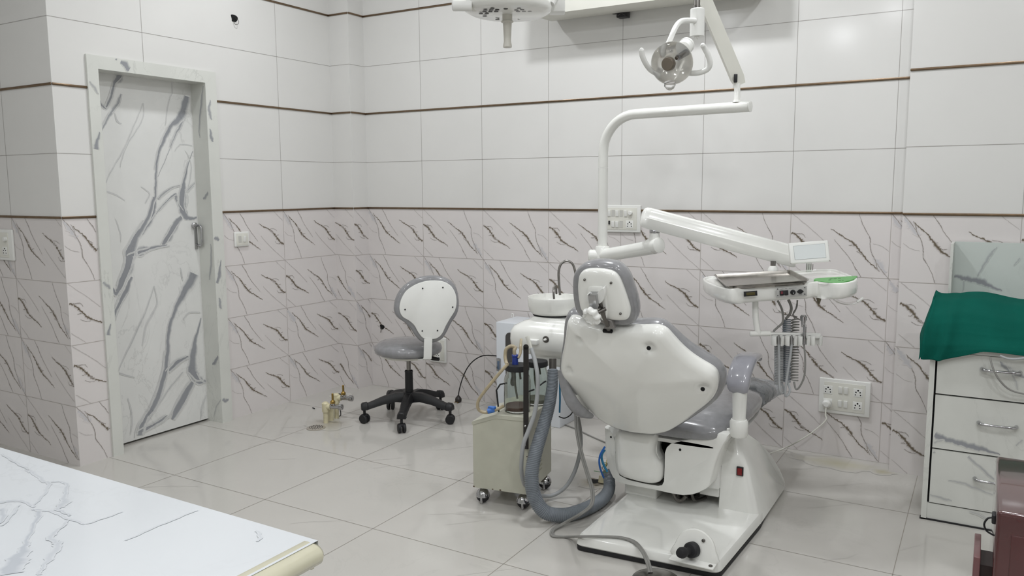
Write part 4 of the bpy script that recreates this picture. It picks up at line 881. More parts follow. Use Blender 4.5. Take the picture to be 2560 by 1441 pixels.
b = B(); b.lathe([(.006, 0), (.0085, .02), (.0125, .033), (.013, .04), (.009, .046)], dp(2008, 818, LD-.015), Z, 18); b.tube([dp(2013, 800, LD-.015), dp(2016, 798, LD-.015)], .0055, 10); b.lathe([(.0055, 0), (.0055, .07)], dp(2010, 862, LD-.015), Z, 14); build('syringe_body', b, CHROME, sy)
b = B(); b.lathe([(.0085, 0), (.0085, .055)], dp(2009, 848, LD-.015), Z, 16); build('clear_sleeve', b, SHIELD, sy)
b = B(); b.tube([dp(2001, 801, LD-.015), dp(1985, 792, LD-.015), dp(1970, 788, LD-.015), dp(1960, 787, LD-.015)], .0018, 8, sub=5); build('nozzle', b, DULL, sy)
b = B(); b.tube([dp(2010, 860, LD-.015), dp(2013, 900, LD-.01), dp(2011, 940, LD), dp(2000, 966, LD+.02), dp(1990, 974, LD+.03), dp(1985, 955, LD+.04)], .0035, 8, sub=6); build('hose', b, CORD, sy)

# ================================================================== LAMP ON THE POLE
lp = thing('operating_light', pe, 'small dental operating light with clear shield and two white handles on a white beam', 'dental lamp')
pj = dp(1842, 262, 3.33); pj = V((pj.x, pj.y, ztop+.02))
zb2 = dp(1842, 222, 3.33).z
b = B(); b.lathe([(.018, 0), (.016, .006), (.0125, .012), (.0125, zb2-pj.z+.02)], pj, Z, 20); lj = build('pivot_post', b, ENAMEL, lp)
q = dp(1841, 205, 3.33); b = B(); b.box(q, (.024, .03, .05), fr=(adir, cdir, Z), r=.004); build('elbow_joint', b, PLAST, lp)
b = B(); b.box(dp(1839, 196, 3.30), (.014, .008, .034), fr=(adir, cdir, Z), r=.002); build('black_joint', b, BLACK, lp)
ba, bb_ = dp(1850, 212, 3.33), dp(1741, -48, 3.25); axb = (bb_-ba).normalized(); sb = axb.cross(cdir).normalized(); dn = sb.cross(axb).normalized()
rs = []
for s_, k in ((0, .75), (.03, 1), ((bb_-ba).length, 1)):
    c_ = ba+axb*s_; rs.append([c_+sb*a+dn*e_ for a, e_ in ((-.026*k, -.016), (-.026*k, .016), (.026*k, .016), (.026*k, -.016))])
b = B(); b.rings(rs); build('beam', b, PLAST2, lp)
rt = dp(1745, -30, 3.2); hz = dp(1745, 22, 3.2)
b = B(); b.tube([(rt.x, rt.y, rt.z+.05), (rt.x, rt.y, hz.z-.01)], .010, 14); b.tube([(rt.x-.012, rt.y, rt.z+.05), (rt.x-.012, rt.y, hz.z-.0)], .004, 8); b.box(dp(1736, 17, 3.2), (.008, .008, .012)); build('drop_rod', b, STEEL, lp)
hb_ = dp(1745, 89, 3.2); b = B(); b.lathe([(.026, 0), (.0285, .001), (.0285, .105), (.026, .108)], V((rt.x, rt.y, hb_.z)), Z, 32); b.lathe([(.010, -.004), (.010, .001)], V((rt.x, rt.y, hb_.z)), Z, 16); b.tube([(rt.x, rt.y, hb_.z-.012), (rt.x, rt.y, hb_.z)], .002, 6); build('white_cylinder', b, PLAST, lp)
b = B(); b.tube([dp(1738, 52, 3.19), dp(1715, 51, 3.17), dp(1700, 55, 3.15), dp(1688, 70, 3.13), dp(1675, 100, 3.12), dp(1662, 130, 3.14), dp(1668, 150, 3.2)], .0105, 18, sub=6); yoke = build('curved_yoke', b, PLAST, lp)
hcx = dp(1680, 158, 3.10); hn = (V((-.35, -.72, -.55))).normalized()  # lamp faces down towards the patient's head
hx = hn.cross(Z).normalized(); hu = hx.cross(hn).normalized()
toc = (CO-hcx).normalized(); fn_ = (toc*.80-cR*.38-Z*.08).normalized()
b = B(); b.lathe([(.012, -.055), (.045, -.045), (.066, -.028), (.078, -.008), (.079, 0)], hcx+fn_*-.012, fn_, 36, cap=(True, False)); b.lathe([(.079, 0), (.074, -.010), (.062, -.028), (.042, -.042), (.012, -.048)], hcx+fn_*-.0125, fn_, 36, cap=(False, True)); hd1 = build('reflector_dish', b, REFL, lp, angle=60)
b = B(); b.lathe([(.080, -.014), (.081, .0), (.078, .022), (.066, .040), (.045, .050), (.01, .054)], hcx, fn_, 40, cap=(False, True)); b.lathe([(.02, .0), (.022, .015), (.014, .028), (.006, .032)], hcx-Z*.068+fn_*.02, V((.15, -.1, -1)), 16); build('clear_shield', b, SHIELD, lp, angle=60)
b = B(); b.lathe([(.0235, 0), (.0245, .002), (.0245, .024), (.022, .027)], hcx+fn_*.018+hx*.0, fn_, 28); build('bulb_cap', b, BROWN, lp)
b = B(); q = dp(1695, 145, 3.09); b.tube([q, q-fn_*.03+V((.01, 0, .01))], .011, 12); b.tube([q+fn_*.012, q], .007, 10); build('bulb_socket', b, CHROME, lp)
q = dp(1712, 118, 3.12); ad_ = (dp(1722, 108, 3.2)-dp(1700, 132, 3.1)).normalized(); b = B(); b.lathe([(.026, -.03), (.029, -.028), (.029, .012), (.031, .013), (.031, .026), (.028, .03)], q, ad_, 28); build('rear_collar', b, PLAST, lp)
b = B(); b.tube([dp(1604, 126, 3.06), dp(1606, 140, 3.07), dp(1615, 160, 3.09), (dp(1628, 176, 3.12)), dp(1650, 188, 3.14)], [.0098, .0105, .0105, .0105, .0105], 16, sub=6); b.lathe([(.004, -.009), (.0085, -.004), (.0098, 0)], dp(1604, 126, 3.06), dp(1606, 140, 3.07)-dp(1604, 126, 3.06), 16); build('left_handle', b, PLAST, lp)
b = B(); b.tube([dp(1718, 183, 3.14), dp(1738, 183, 3.12), dp(1755, 180, 3.11), dp(1770, 172, 3.10), dp(1775, 158, 3.09), dp(1771, 140, 3.08), dp(1762, 122, 3.07), dp(1757, 114, 3.06)], [.0105]*7+[.0098], 16, sub=6); b.lathe([(.0098, 0), (.0085, .005), (.004, .009)], dp(1757, 114, 3.06), dp(1757, 114, 3.06)-dp(1762, 122, 3.07), 16); build('right_handle', b, PLAST, lp)

# ================================================================== CEILING SURGICAL LIGHT (bottom only in view)
sl = thing('surgical_light', dp(1265, 10, 2.8), 'round white ceiling surgical light with a cloudy centre handle hanging below it', 'surgical light')
q = dp(1268, 22, 2.8); sd = V((.02, .02, 1)).normalized()
b = B(); b.lathe([(.02, -.020), (.13, -.018), (.15, -.008), (.156, .005), (.15, .03), (.12, .055), (.07, .07), (.01, .074)], q, sd, 48); disc = build('light_head', b, ENAMEL, sl, angle=50)
bz = B()
for gx, gy in ((-.075, -.05), (-.055, -.05), (-.035, -.05), (-.07, -.075), (-.05, -.075), (-.03, -.075), (.04, -.05), (.06, -.05), (.08, -.05), (.035, -.07), (.055, -.075), (.07, -.025), (-.09, -.02), (-.07, -.02), (.09, -.02), (-.045, -.095), (.045, -.095), (.0, -.09), (-.08, .02), (.08, .02), (.0, .08), (.04, .08), (-.04, .08)):
    bz.lathe([(.0075, -.0205), (.0075, -.0185)], q+adir*gx+cdir*gy, Z, 12)
build('led_windows', bz, mat('dark_lens', '4b4a48', .3), disc)
b = B(); b.lathe([(.0165, 0), (.0175, .0), (.0175, -.022), (.022, -.024), (.022, -.027), (.0155, -.03), (.0125, -.09), (.0135, -.097), (.0155, -.105), (.0155, -.112), (.012, -.114)], q-V((0, 0, .018)), Z, 24); build('centre_handle', b, mat('cloudy_plastic', 'cfccc2', .35, coat=.3, var=.03), sl)
b = B(); b.tube([dp(1133, 14, 2.72), dp(1180, 14, 2.72)], .0185, 20); b.tube([dp(1165, 8, 2.72), dp(1200, -12, 2.74), dp(1240, -30, 2.8)], [.012, .011, .010], 14, sub=4); b.lathe([(.014, -.004), (.0185, .0)], dp(1133, 14, 2.72), dp(1180, 14, 2.72)-dp(1133, 14, 2.72), 20); build('side_joint', b, PLAST, sl)
b = B(); b.tube([dp(1172, 14, 2.73), dp(1190, 17, 2.77)], .016, 18); build('joint_sleeve', b, PLAST2, sl)
b = B(); q2 = dp(1393, 14, 2.85); b.box(q2, (.055, .06, .055), fr=(adir, cdir, Z), r=.005); b.tube([dp(1366, 14, 2.8), dp(1374, 16, 2.8)], .022, 16); b.tube([dp(1378, 10, 2.78), dp(1395, -22, 2.8)], .012, 14); b.box(dp(1398, 28, 2.85), (.04, .045, .012), fr=(adir, cdir, V((.2, 0, 1)).normalized()), r=.002); build('arm_joint', b, PLAST, sl)
b = B(); q3 = dp(1385, -20, 2.85); b.tube([q3, q3+V((.1, .0, .2)), V((q3.x+.15, q3.y+.05, CEIL-.005))], .02, 14, sub=5); b.lathe([(.06, -.03), (.06, 0)], V((q3.x+.15, q3.y+.05, CEIL)), Z, 24); build('ceiling_arm', b, PLAST, sl)

# ================================================================== STOOL
SC = V((-2.875, 3.64, 0))
st = thing('dentist_stool', SC, 'grey and black wheeled stool with a pear-shaped white-backed rest, before the back wall', 'stool')
sz = .43
ct = V((-2.83, 3.60, 0)); q = yp(1021, 886, ct.y); zs = q.z
ct = V((q.x, ct.y, 0))
b = B(); b.lathe([(.10, .0), (.165, .004), (.188, .016), (.194, .034), (.188, .054), (.165, .072), (.12, .083), (.05, .088), (.005, .089)], (ct.x, ct.y, zs), Z, 48); build('seat_cushion', b, GREYV, st, angle=60)
b = B(); b.lathe([(.15, -.008), (.16, .002), (.16, .008)], (ct.x, ct.y, zs), Z, 32); b.box((ct.x, ct.y, zs-.016), (.14, .10, .016), r=.004); build('seat_plate', b, PLAST2, st)
zb_ = lambda y: yp(1019, y, ct.y).z
b = B(); b.tube([(ct.x, ct.y, zb_(902)), (ct.x, ct.y, zb_(893))], .026, 18); b.tube([(ct.x, ct.y, zb_(935)), (ct.x, ct.y, zs)], .0125, 18); build('gas_lift', b, STEEL, st)
b = B(); b.lathe([(.021, 0), (.024, .0), (.0225, .14), (.0245, zb_(929)-zb_(985)), (.020, zb_(928)-zb_(985))], (ct.x, ct.y, zb_(985)), Z, 24); build('lift_sleeve', b, BLACK, st)
# five-star base
hubz = zb_(992); tips = []
for a0 in (0, 1, 2, 3, 4):
    aa = math.radians(-62+72*a0)
    tips.append(aa)
b = B(); b.lathe([(.03, -.025), (.044, -.02), (.046, .01), (.036, .03), (.025, .034)], (ct.x, ct.y, hubz), Z, 28); basehub = build('base_hub', b, BLACK, st)
for aa in tips:
    d = V((math.cos(aa), math.sin(aa), 0)); s_ = V((-d.y, d.x, 0)); rs = []
    for r_, zz, hw, hh_ in ((.02, hubz+.0, .032, .030), (.08, hubz+.006, .029, .026), (.15, hubz-.008, .026, .022), (.21, hubz-.027, .023, .019), (.238, hubz-.036, .022, .018), (.242, hubz-.034, .026, .022), (.268, hubz-.036, .025, .021), (.276, hubz-.038, .020, .016)):
        rs.append([V((ct.x, ct.y, zz))+d*r_+s_*a*hw+Z*e_*hh_ for a, e_ in ((-1, -.9), (-.9, .2), (-.5, .95), (.5, .95), (.9, .2), (1, -.9))])
    b = B(); b.rings(rs); leg = build('base_leg', b, BLACK, st, angle=45)
    tipp = V((ct.x, ct.y, 0))+d*.258; wa = aa+random.uniform(-.9, .9); wd = V((math.cos(wa), math.sin(wa), 0))
    b = B(); b.tube([tipp+Z*.045, tipp+Z*(hubz-.05)], .008, 10)
    for sgn in (-1, 1): b.lathe([(.018, 0), (.026, .002), (.0265, .014), (.022, .018)], tipp+V((0, 0, .0265))+V((-wd.y, wd.x, 0))*.004*sgn, V((-wd.y, wd.x, 0))*sgn, 24)
    b.box(tipp+V((0, 0, .044)), (.034, .022, .016), fr=(wd, V((-wd.y, wd.x, 0)), Z), r=.004); build('caster', b, RUBBER, leg)
# back rest
sn = V((.60, -.79, .10)).normalized(); sx = V((.79, .60, 0)).normalized(); su_ = sn.cross(sx)*-1
su_ = sx.cross(sn)*-1 if sx.cross(sn).z < 0 else sx.cross(sn)
fs = (V((-2.60, 3.50, .62)), sx, su_.normalized(), sx.cross(su_).normalized())
if fs[3].dot(CO-fs[0]) < 0: fs = (fs[0], fs[1], fs[2], -fs[3])
cv4 = lambda x, y: (720+x/3.133, 640+y/3.133)
SS = [(1140, 193), (1220, 202), (1280, 240), (1313, 300), (1321, 370), (1308, 430), (1270, 492), (1237, 550), (1205, 615), (1165, 648), (1110, 655), (1058, 645), (1020, 600), (990, 547), (950, 510), (900, 480), (876, 440), (873, 390), (890, 330), (930, 270), (1000, 224), (1070, 200)]
SCU = [(1100, 155), (1195, 160), (1268, 190), (1314, 245), (1334, 320), (1338, 395), (1320, 460), (1280, 522), (1245, 590), (1215, 640), (1180, 665), (1135, 680), (1085, 683), (1040, 668), (1000, 630), (960, 572), (910, 520), (862, 487), (836, 450), (829, 400), (843, 330), (878, 265), (930, 215), (1005, 175)]
b = B(); b.slab(smooth2(trace(SS, fs, .0, cv4), 4), fs, [(0, -.012), (0, -.002), (.002, .001), (.005, .002)]); sb_ = build('backrest_shell', b, PLAST, st)
b = B(); b.slab(smooth2(trace(SCU, fs, -.025, cv4), 4), fs, [(.03, -.065), (.010, -.058), (.001, -.045), (-.001, -.032), (.002, -.018), (.010, -.008), (.02, -.006)]); build('backrest_cushion', b, GREYV, st, angle=70)
for x, y in ((1055, 255), (1213, 248), (917, 421), (1290, 402), (1052, 589), (1171, 586)): screw(pp(*cv4(x, y), fs[0]+fs[3]*.002, fs[3]), fs[3], .0042, BLACK, sb_)
S4 = lambda x, y, o_=0: pp(*cv4(x, y), fs[0]+fs[3]*o_, fs[3])
b = B(); pa, pb_ = S4(1098, 650, .006), S4(1094, 790, .006)
pb2 = S4(1090, 808, -.004); hubp = V((ct.x, ct.y, zs-.02))
rs = []
pth = [pa, pb_, S4(1092, 806, .003), pb2.lerp(hubp, .06)-Z*.004, V((0, 0, 0))]
pth[4] = pb2.lerp(hubp, .85)
for i, p in enumerate(pth):
    t = (pth[min(i+1, 4)]-pth[max(i-1, 0)]).normalized(); nn = fs[1].cross(t).normalized()
    rs.append([p+fs[1]*a*.022+nn*e_*.003 for a, e_ in ((-1, -1), (-1, 1), (1, 1), (1, -1))])
b.rings(rs); build('back_bracket', b, PLAST, st)
b = B(); g0 = dp(1060, 893, 4.58); g1 = dp(1097, 899, 4.52); b.tube([V((ct.x, ct.y, zs-.02)), g0], .004, 8); b.tube([g0+(g1-g0)*.2, g0+(g1-g0)*.6, g1], [.007, .012, .009], 12, sub=3); build('height_lever', b, BLACK, st)

# ================================================================== SUCTION CART
g = math.radians(194); 
cA = V((-1.812, 2.735, 0)); e_x = V((math.cos(math.radians(9)), math.sin(math.radians(9)), 0)); e_y = V((-math.sin(math.radians(9)), math.cos(math.radians(9)), 0))
W_c, D_c = .245, .30
ztf = pp(1300, 1046, cA, e_y).z; zlf = pp(1181, 1056, cA, e_y).z
cart = thing('suction_cart', cA+e_x*.12+e_y*.15, 'beige painted metal suction cart on four ball casters with a sloped left top', 'suction cart')
def cP(u, v, z): return V((cA.x, cA.y, z))+e_x*u+e_y*v
zb0 = .072; ut = .105
b = B(); prof = [(0, zb0), (0, zlf), (ut, ztf), (W_c, ztf), (W_c, zb0)]
cf = (cA, e_x, Z, -e_y)
b.slab(prof, cf, [(0, -D_c), (0, 0)]); body = build('cart_body', b, BEIGE, cart, angle=20)
b = B(); lip = [(-.003, zlf-.012), (-.003, zlf+.003), (ut-.002, ztf+.004), (W_c+.003, ztf+.004), (W_c+.003, ztf-.012), (ut, ztf-.012)]
b.slab(lip, cf, [(0, -D_c-.003), (0, .003)]); build('top_cover', b, BEIGE, body, angle=20)
b = B()
for z_ in (.10, .2, .3): 
    for v_ in (.05,): pass
for i in range(12): b.box(cP(W_c+.0005, .13, .13+.018*i), (.002, .09, .005), fr=(e_x, e_y, Z))
build('vent_louvres', b, mat('beige_shadow', '9d9c8a', .5), body)
r_ = random.Random(2); b = B()
for i in range(16): b.box(cP(r_.choice([.002, .243, r_.uniform(0, .24)]), -.0006, zb0+r_.choice([.003, .004, r_.uniform(.01, .25)])), (r_.uniform(.002, .007), .001, r_.uniform(.002, .006)), fr=(e_x, e_y, Z))
build('paint_chips', b, mat('rust', '5a4434', .7), body)
for u, v in ((.03, .03), (W_c-.03, .03), (W_c-.02, D_c-.03), (.03, D_c-.03)):
    c_ = cP(u, v, .030); b = B(); b.lathe([(.002, -.029), (.014, -.026), (.024, -.017), (.029, -.004), (.029, 0)], c_, Z, 20); w_ = build('caster_wheel', b, RUBBER, cart, angle=60)
    b = B(); b.lathe([(.0305, -.002), (.029, .010), (.022, .022), (.012, .029), (.007, .031), (.007, .043)], c_, Z, 20); b.box(c_-e_y*.022-Z*.012+e_x*.004, (.010, .016, .03), fr=(e_x, e_y, Z), r=.004); build('caster_hood', b, CHROME, cart)
# flat black bar screwed to the cart front
b = B(); q0 = pp(1315, 868, cP(0, -.012, 0), e_y); q1 = pp(1315, 1123, cP(0, -.012, 0), e_y); b.box((q0+q1)/2, (.022, .005, (q0-q1).length), fr=(e_x, e_y, (q0-q1).normalized()), r=.001); b.lathe([(.011, -.0025), (.011, .0025)], q0, e_y, 16); bar = build('black_bar', b, mat('black_bar', '262321', .35, var=.2), cart)
for y in (1066, 1113): screw(pp(1313, y, cP(0, -.015, 0), e_y), -e_y, .0045, CHROME, bar)
# wire jar holders
def holder(pts, parent=cart):
    b = B(); b.tube(pts, .0036, 8, sub=0); build('jar_holder', b, BLACK, parent)
zt = ztf+.004
j1 = cP(.168, .085, zt); j2 = cP(.205, .225, zt)
for u, v in ((.098, .05),): holder([cP(u, v, zt-.002), cP(u-.01, v, zt+.09), cP(u+.005, v+.005, zt+.115), cP(u+.03, v+.02, zt+.12)])
holder([cP(.222, .03, zt-.002), cP(.222, .03, zt+.075), cP(.232, .03, zt+.10), cP(.262, .035, zt+.112)])
holder([cP(.255-.02, .14, zt-.002), cP(.245, .14, zt+.10), cP(.262, .16, zt+.115), cP(.285-.02, .17, zt+.115)])
def jar(p, R_, H_, label, dirt):
    t = thing('suction_jar', p, label, 'glass jar')
    b = B(); b.lathe([(R_*.85, .001), (R_*.97, .006), (R_, .02), (R_, H_*.72), (R_*.93, H_*.82), (R_*.80, H_*.88), (R_*.80, H_), (R_*.76, H_), (R_*.76, H_*.88), (R_*.89, H_*.81), (R_*.955, H_*.71), (R_*.955, .022), (R_*.9, .010), (.004, .008)], p, Z, 40, cap=(True, True)); build('glass_body', b, GLASS, t, angle=50)
    b = B(); b.lathe([(R_*.86, H_-.008), (R_*.91, H_-.006), (R_*.91, H_+.010), (R_*.88, H_+.016), (R_*.5, H_+.019), (.005, H_+.018)], p, Z, 36); build('lid', b, RUBBER, t)
    b = B(); b.lathe([(R_*.88, .0105), (R_*.93, .016), (R_*.93, .024), (.004, .022)], p, Z, 32); build('residue', b, dirt, t)
    b = B(); b.tube([p+V((-.012, 0, H_)), p+V((-.010, 0, H_*.6)), p+V((-.002, .005, .05))], .0045, 8, sub=4); b.tube([p+V((.010, 0, H_)), p+V((.016, 0, H_*.75))], .0045, 8); build('inner_tube', b, mat('murky_tube', '77766c', .4, var=.3), t)
    return t
H1 = pp(1303, 922, j1, -e_y).z-j1.z; 
ja = jar(j1, .056, H1, 'front glass suction jar with black lid and rusty residue, nearest on the cart', BLOOD)
jb_ = jar(j2, .052, H1*.95, 'rear glass suction jar with black lid, partly behind the front jar', mat('murk', '8e8a78', .3))
# blue connector and tan hose
h1 = j1+V((-.004, -.01, H1+.016))
t = thing('tan_suction_hose', h1, 'yellowed suction hose arching from the front jar lid down beside the cart', 'hose')
b = B(); b.lathe([(.0125, 0), (.0135, .002), (.0125, .034), (.0145, .036), (.0145, .042), (.012, .044)], h1, Z, 12); build('blue_connector', b, BLUE, t, angle=20)
dj = (h1-CO).dot(cF)
b = B(); b.tube([h1+Z*.03, h1+Z*.06+V((-.004, 0, 0)), dp(1288, 870, dj-.0), dp(1278, 866, dj), dp(1266, 873, dj), dp(1263, 890, dj), dp(1265, 905, dj-.01), dp(1268, 912, dj-.03)], .0075, 12, sub=6)
build('hose_arch', b, TAN, t)
b = B(); b.tube([dp(1268, 912, dj-.09), dp(1250, 932, dj-.09), dp(1225, 962, dj-.08), dp(1200, 995, dj-.06), dp(1194, 1012, dj-.05), dp(1198, 1026, dj-.04), dp(1215, 1032, dj-.04), dp(1238, 1026, dj-.03), dp(1258, 1016, dj-.0)], .0068, 12, sub=8); build('hose_loop', b, TAN, t)
b = B(); b.tube([dp(1219, 1029, dj-.045), dp(1236, 1025, dj-.045)], .011, 12); b.box(dp(1230, 1020, dj-.045), (.03, .02, .012), r=.003); build('blue_clamp', b, mat('light_blue_clamp', '3f6fb8', .3), t)
b = B(); b.tube([h1+V((.014, 0, .03)), dp(1301, 882, dj), dp(1302, 862, dj+.02), dp(1303, 850, 3.45)], .0062, 10, sub=5); build('upper_hose', b, TAN, t)
# grey suction tube from the spittoon holder, round the cart and under it
b = B(); gp_ = [(1328, 872, 3.27), (1338, 905, 3.24), (1344, 945, 3.22), (1343, 990, 3.22), (1336, 1035, 3.22), (1322, 1075, 3.22), (1309, 1110, 3.22), (1304, 1150, 3.24), (1305, 1190, 3.28), (1318, 1222, 3.34), (1345, 1238, 3.40), (1378, 1240, 3.45), (1410, 1222, 3.47), (1432, 1190, 3.47), (1446, 1150, 3.46), (1452, 1110, 3.42), (1449, 1065, 3.38), (1442, 1035, 3.34), (1436, 1000, 3.3)]
gpt = [dp(*p) for p in gp_]; gpt = [V((p.x, p.y, max(p.z, .012))) for p in gpt]
b.tube(gpt, .0085, 12, sub=8); tag(build('saliva_ejector_tube', b, CORDL), 'smooth light grey tube running beside the thick corrugated hose and back up to the chair', 'tube')
# blue straight tube behind the hose
b = B(); b.tube([dp(1399, 935, 3.45), dp(1400, 1000, 3.45), dp(1399, 1032, 3.46)], .004, 8); tag(build('blue_air_line', b, BLUEC), 'straight dark blue air line just right of the corrugated hose top', 'tube')
# twin cords running down and over the floor to the pedal
def cord(name, pts, r, m, label, cat='cord', sub=8):
    P = [dp(*p) if len(p) == 3 and abs(p[0]) > 20 else V(p) for p in pts]
    P = [V((p.x, p.y, max(p.z, r))) for p in P]; b = B(); b.tube(P, r, 8, sub=sub); return tag(build(name, b, m), label, cat)
pedc = zp(1640, 1452, .02)
def flr(x, y, z=.006): return zp(x, y, z)
A_ = [dp(1405, 940, 3.3), dp(1425, 985, 3.3), dp(1437, 1030, 3.28), dp(1440, 1075, 3.26), dp(1449, 1125, 3.24), dp(1463, 1175, 3.23), dp(1478, 1225, 3.21), dp(1476, 1262, 3.18), dp(1450, 1285, 3.14), flr(1410, 1308, .02), flr(1380, 1326), flr(1382, 1341), flr(1420, 1343, .01), flr(1452, 1342, .063), zp(1500, 1342, .066), zp(1550, 1345, .066), zp(1583, 1356, .066), zp(1603, 1378, .066), zp(1614, 1400, .066), zp(1620, 1418, .05), zp(1623, 1432, .035)]
for k, dxx in enumerate((0, 5)):
    P = [p+cR*(dxx*.0016)+V((0, .0, 0)) for p in A_]
    P = [V((p.x, p.y, max(p.z, .006))) for p in P]
    b = B(); b.tube(P, .0046, 8, sub=8); tag(build('pedal_cord', b, CORD), ('left' if k == 0 else 'right')+' strand of the paired grey cords winding over the floor to the foot pedal', 'cord', None)
A2 = [dp(1408, 940, 3.31), dp(1428, 985, 3.31), dp(1440, 1020, 3.30), dp(1450, 1060, 3.30), dp(1452, 1095, 3.30), dp(1446, 1115, 3.30)]
b = B(); b.tube(A2, .0045, 8, sub=6); tag(build('thin_grey_cord', b, CORD), 'short grey cord crossing the paired cords below the left of the backrest', 'cord')
b = B(); b.tube([dp(1399, 928, 3.4), dp(1412, 960, 3.4), dp(1428, 1000, 3.4)], [.010, .016, .012], 12, sub=5, flat=(1, .4)); 
cord('black_floor_cord', [dp(1397, 1042, 3.9), dp(1412, 1046, 3.9), dp(1428, 1036, 3.9), dp(1434, 1020, 3.9), dp(1436, 1000, 3.85)], .003, BLACK, 'thin dark cord curling between the cart and the chair')
b = B(); P = [zp(1400, 1058, .004), zp(1440, 1073, .004), zp(1475, 1090, .004), zp(1512, 1106, .004), zp(1560, 1125, .004)]; b.tube(P, .004, 8, sub=6); tag(build('grey_floor_cord', b, CORD), 'grey cord lying straight across the floor towards the chair from the cart', 'cord')
# foot pedal
pd = thing('foot_pedal', pedc, 'round dull steel foot pedal at the bottom edge in front of the base plate', 'foot pedal')
b = B(); b.lathe([(.082, -.02), (.085, -.012), (.08, .004), (.06, .012), (.02, .015), (.003, .015)], pedc, Z, 40); build('pedal_disc', b, STEEL, pd)
b = B(); b.lathe([(.087, -.02), (.088, -.014)], pedc, Z, 40); build('pedal_rim', b, RUBBER, pd)

# ================================================================== WHITE CABINET BY THE WALL, BLACK LEAD
wc0, wc1 = yp(1240, 805, 3.87), yp(1400, 900, 3.87)
wx0, wx1, wz = wc0.x, wc1.x, wc0.z
t = thing('white_cabinet', ((wx0+wx1)/2, 3.98, 0), 'tall white box cabinet with a dark slot window against the back wall', 'cabinet')
b = B(); b.b2((wx0, 3.87, .0), (wx1, 4.10, wz), r=.004); cb = build('cabinet_body', b, mat('cool_white_metal', 'dfe3e8', .3, var=.01), t)
sa, sb2 = yp(1264, 845, 3.868), yp(1286, 962, 3.868)
b = B(); n = 12; sw = (sb2.x-sa.x)/2; scx = (sa.x+sb2.x)/2; zt_, zb3 = yp(1275, 832, 3.868).z-sw, yp(1275, 975, 3.868).z+sw
o_ = [(sw*math.cos(math.pi*i/n), zt_+sw*math.sin(math.pi*i/n)) for i in range(n+1)]+[(-sw*math.cos(math.pi*i/n), zb3-sw*math.sin(math.pi*i/n)) for i in range(n+1)]
b.slab(o_, (V((scx, 3.868, 0)), X, Z, -Y), [(0, -.001), (0, .002)]); build('slot_window', b, mat('smoked_glass', '4a4846', .15), cb)
qh = yp(1247, 912, 3.868); b = B(); b.b2((qh.x-.013, 3.862, qh.z-.038), (qh.x+.013, 3.87, qh.z+.038), r=.003); hh2 = build('recess_handle', b, CHROME, cb); b = B(); b.b2((qh.x-.006, 3.860, qh.z-.028), (qh.x+.009, 3.8625, qh.z+.022), r=.001); build('handle_recess', b, mat('blue_grey', '5a6a80', .3), hh2)
b = B(); qk = yp(1279, 789, 4.06); b.tube([(qk.x, 4.06, wz), (qk.x, 4.06, wz+.018), (qk.x+.012, 4.06, wz+.018), (qk.x+.012, 4.06, wz)], .003, 8, sub=4); build('hanging_loop', b, PLAST, t)
t = thing('black_power_lead', dp(1146, 1000, 4.72), 'black lead arching from the white cabinet to a plug lying on the floor', 'power lead')
pf = zp(1146, 1002, .012)
b = B(); L0 = yp(1240, 890, 3.95); b.tube([V((wx0, 3.95, L0.z)), yp(1215, 889, 3.95), yp(1190, 898, 3.97), yp(1170, 918, 3.98), yp(1157, 945, 4.0), yp(1149, 972, 4.02), pf+V((0, 0, .03))], .0034, 8, sub=6); build('lead', b, BLACK, t)
b = B(); b.lathe([(.012, -.009), (.020, -.005), (.021, .012), (.014, .022), (.006, .032)], pf, Z, 14); pl_ = build('plug_body', b, mat('dark_plug', '35302d', .4), t)
b = B(); 
for a in (-.008, .008): b.tube([pf+V((a, -.012, -.004)), pf+V((a*1.2, -.028, -.006))], .0028, 8)
build('plug_pins', b, BRASS, pl_)

# ================================================================== FOREGROUND COUNTER
CT = srgb('d2d5d8'); CV = srgb('bbbfc5'); cz = .76
cv6 = lambda x, y: zp(x/3.0476, 1080+y/3.0476, cz)
ctr = thing('reception_counter', (-1.7, .3, 0), 'white marble-topped counter with a rounded cream edge in the left foreground', 'counter')
ty0, ty1, tx0, tx1 = -.35, .916, -3.0, -.912
b = B(); b.poly([(tx0, ty0, cz), (tx1, ty0, cz), (tx1, ty1, cz), (tx0, ty1, cz)], CT)
for q_ in (((tx0, ty1, cz), (tx1, ty1, cz), (tx1, ty1, cz-.018), (tx0, ty1, cz-.018)), ((tx0, ty0, cz-.018), (tx1, ty0, cz-.018), (tx1, ty1, cz-.018), (tx0, ty1, cz-.018)), ((tx0, ty0, cz), (tx0, ty1, cz), (tx0, ty1, cz-.018), (tx0, ty0, cz-.018))): b.poly([V(p) for p in q_], CT)
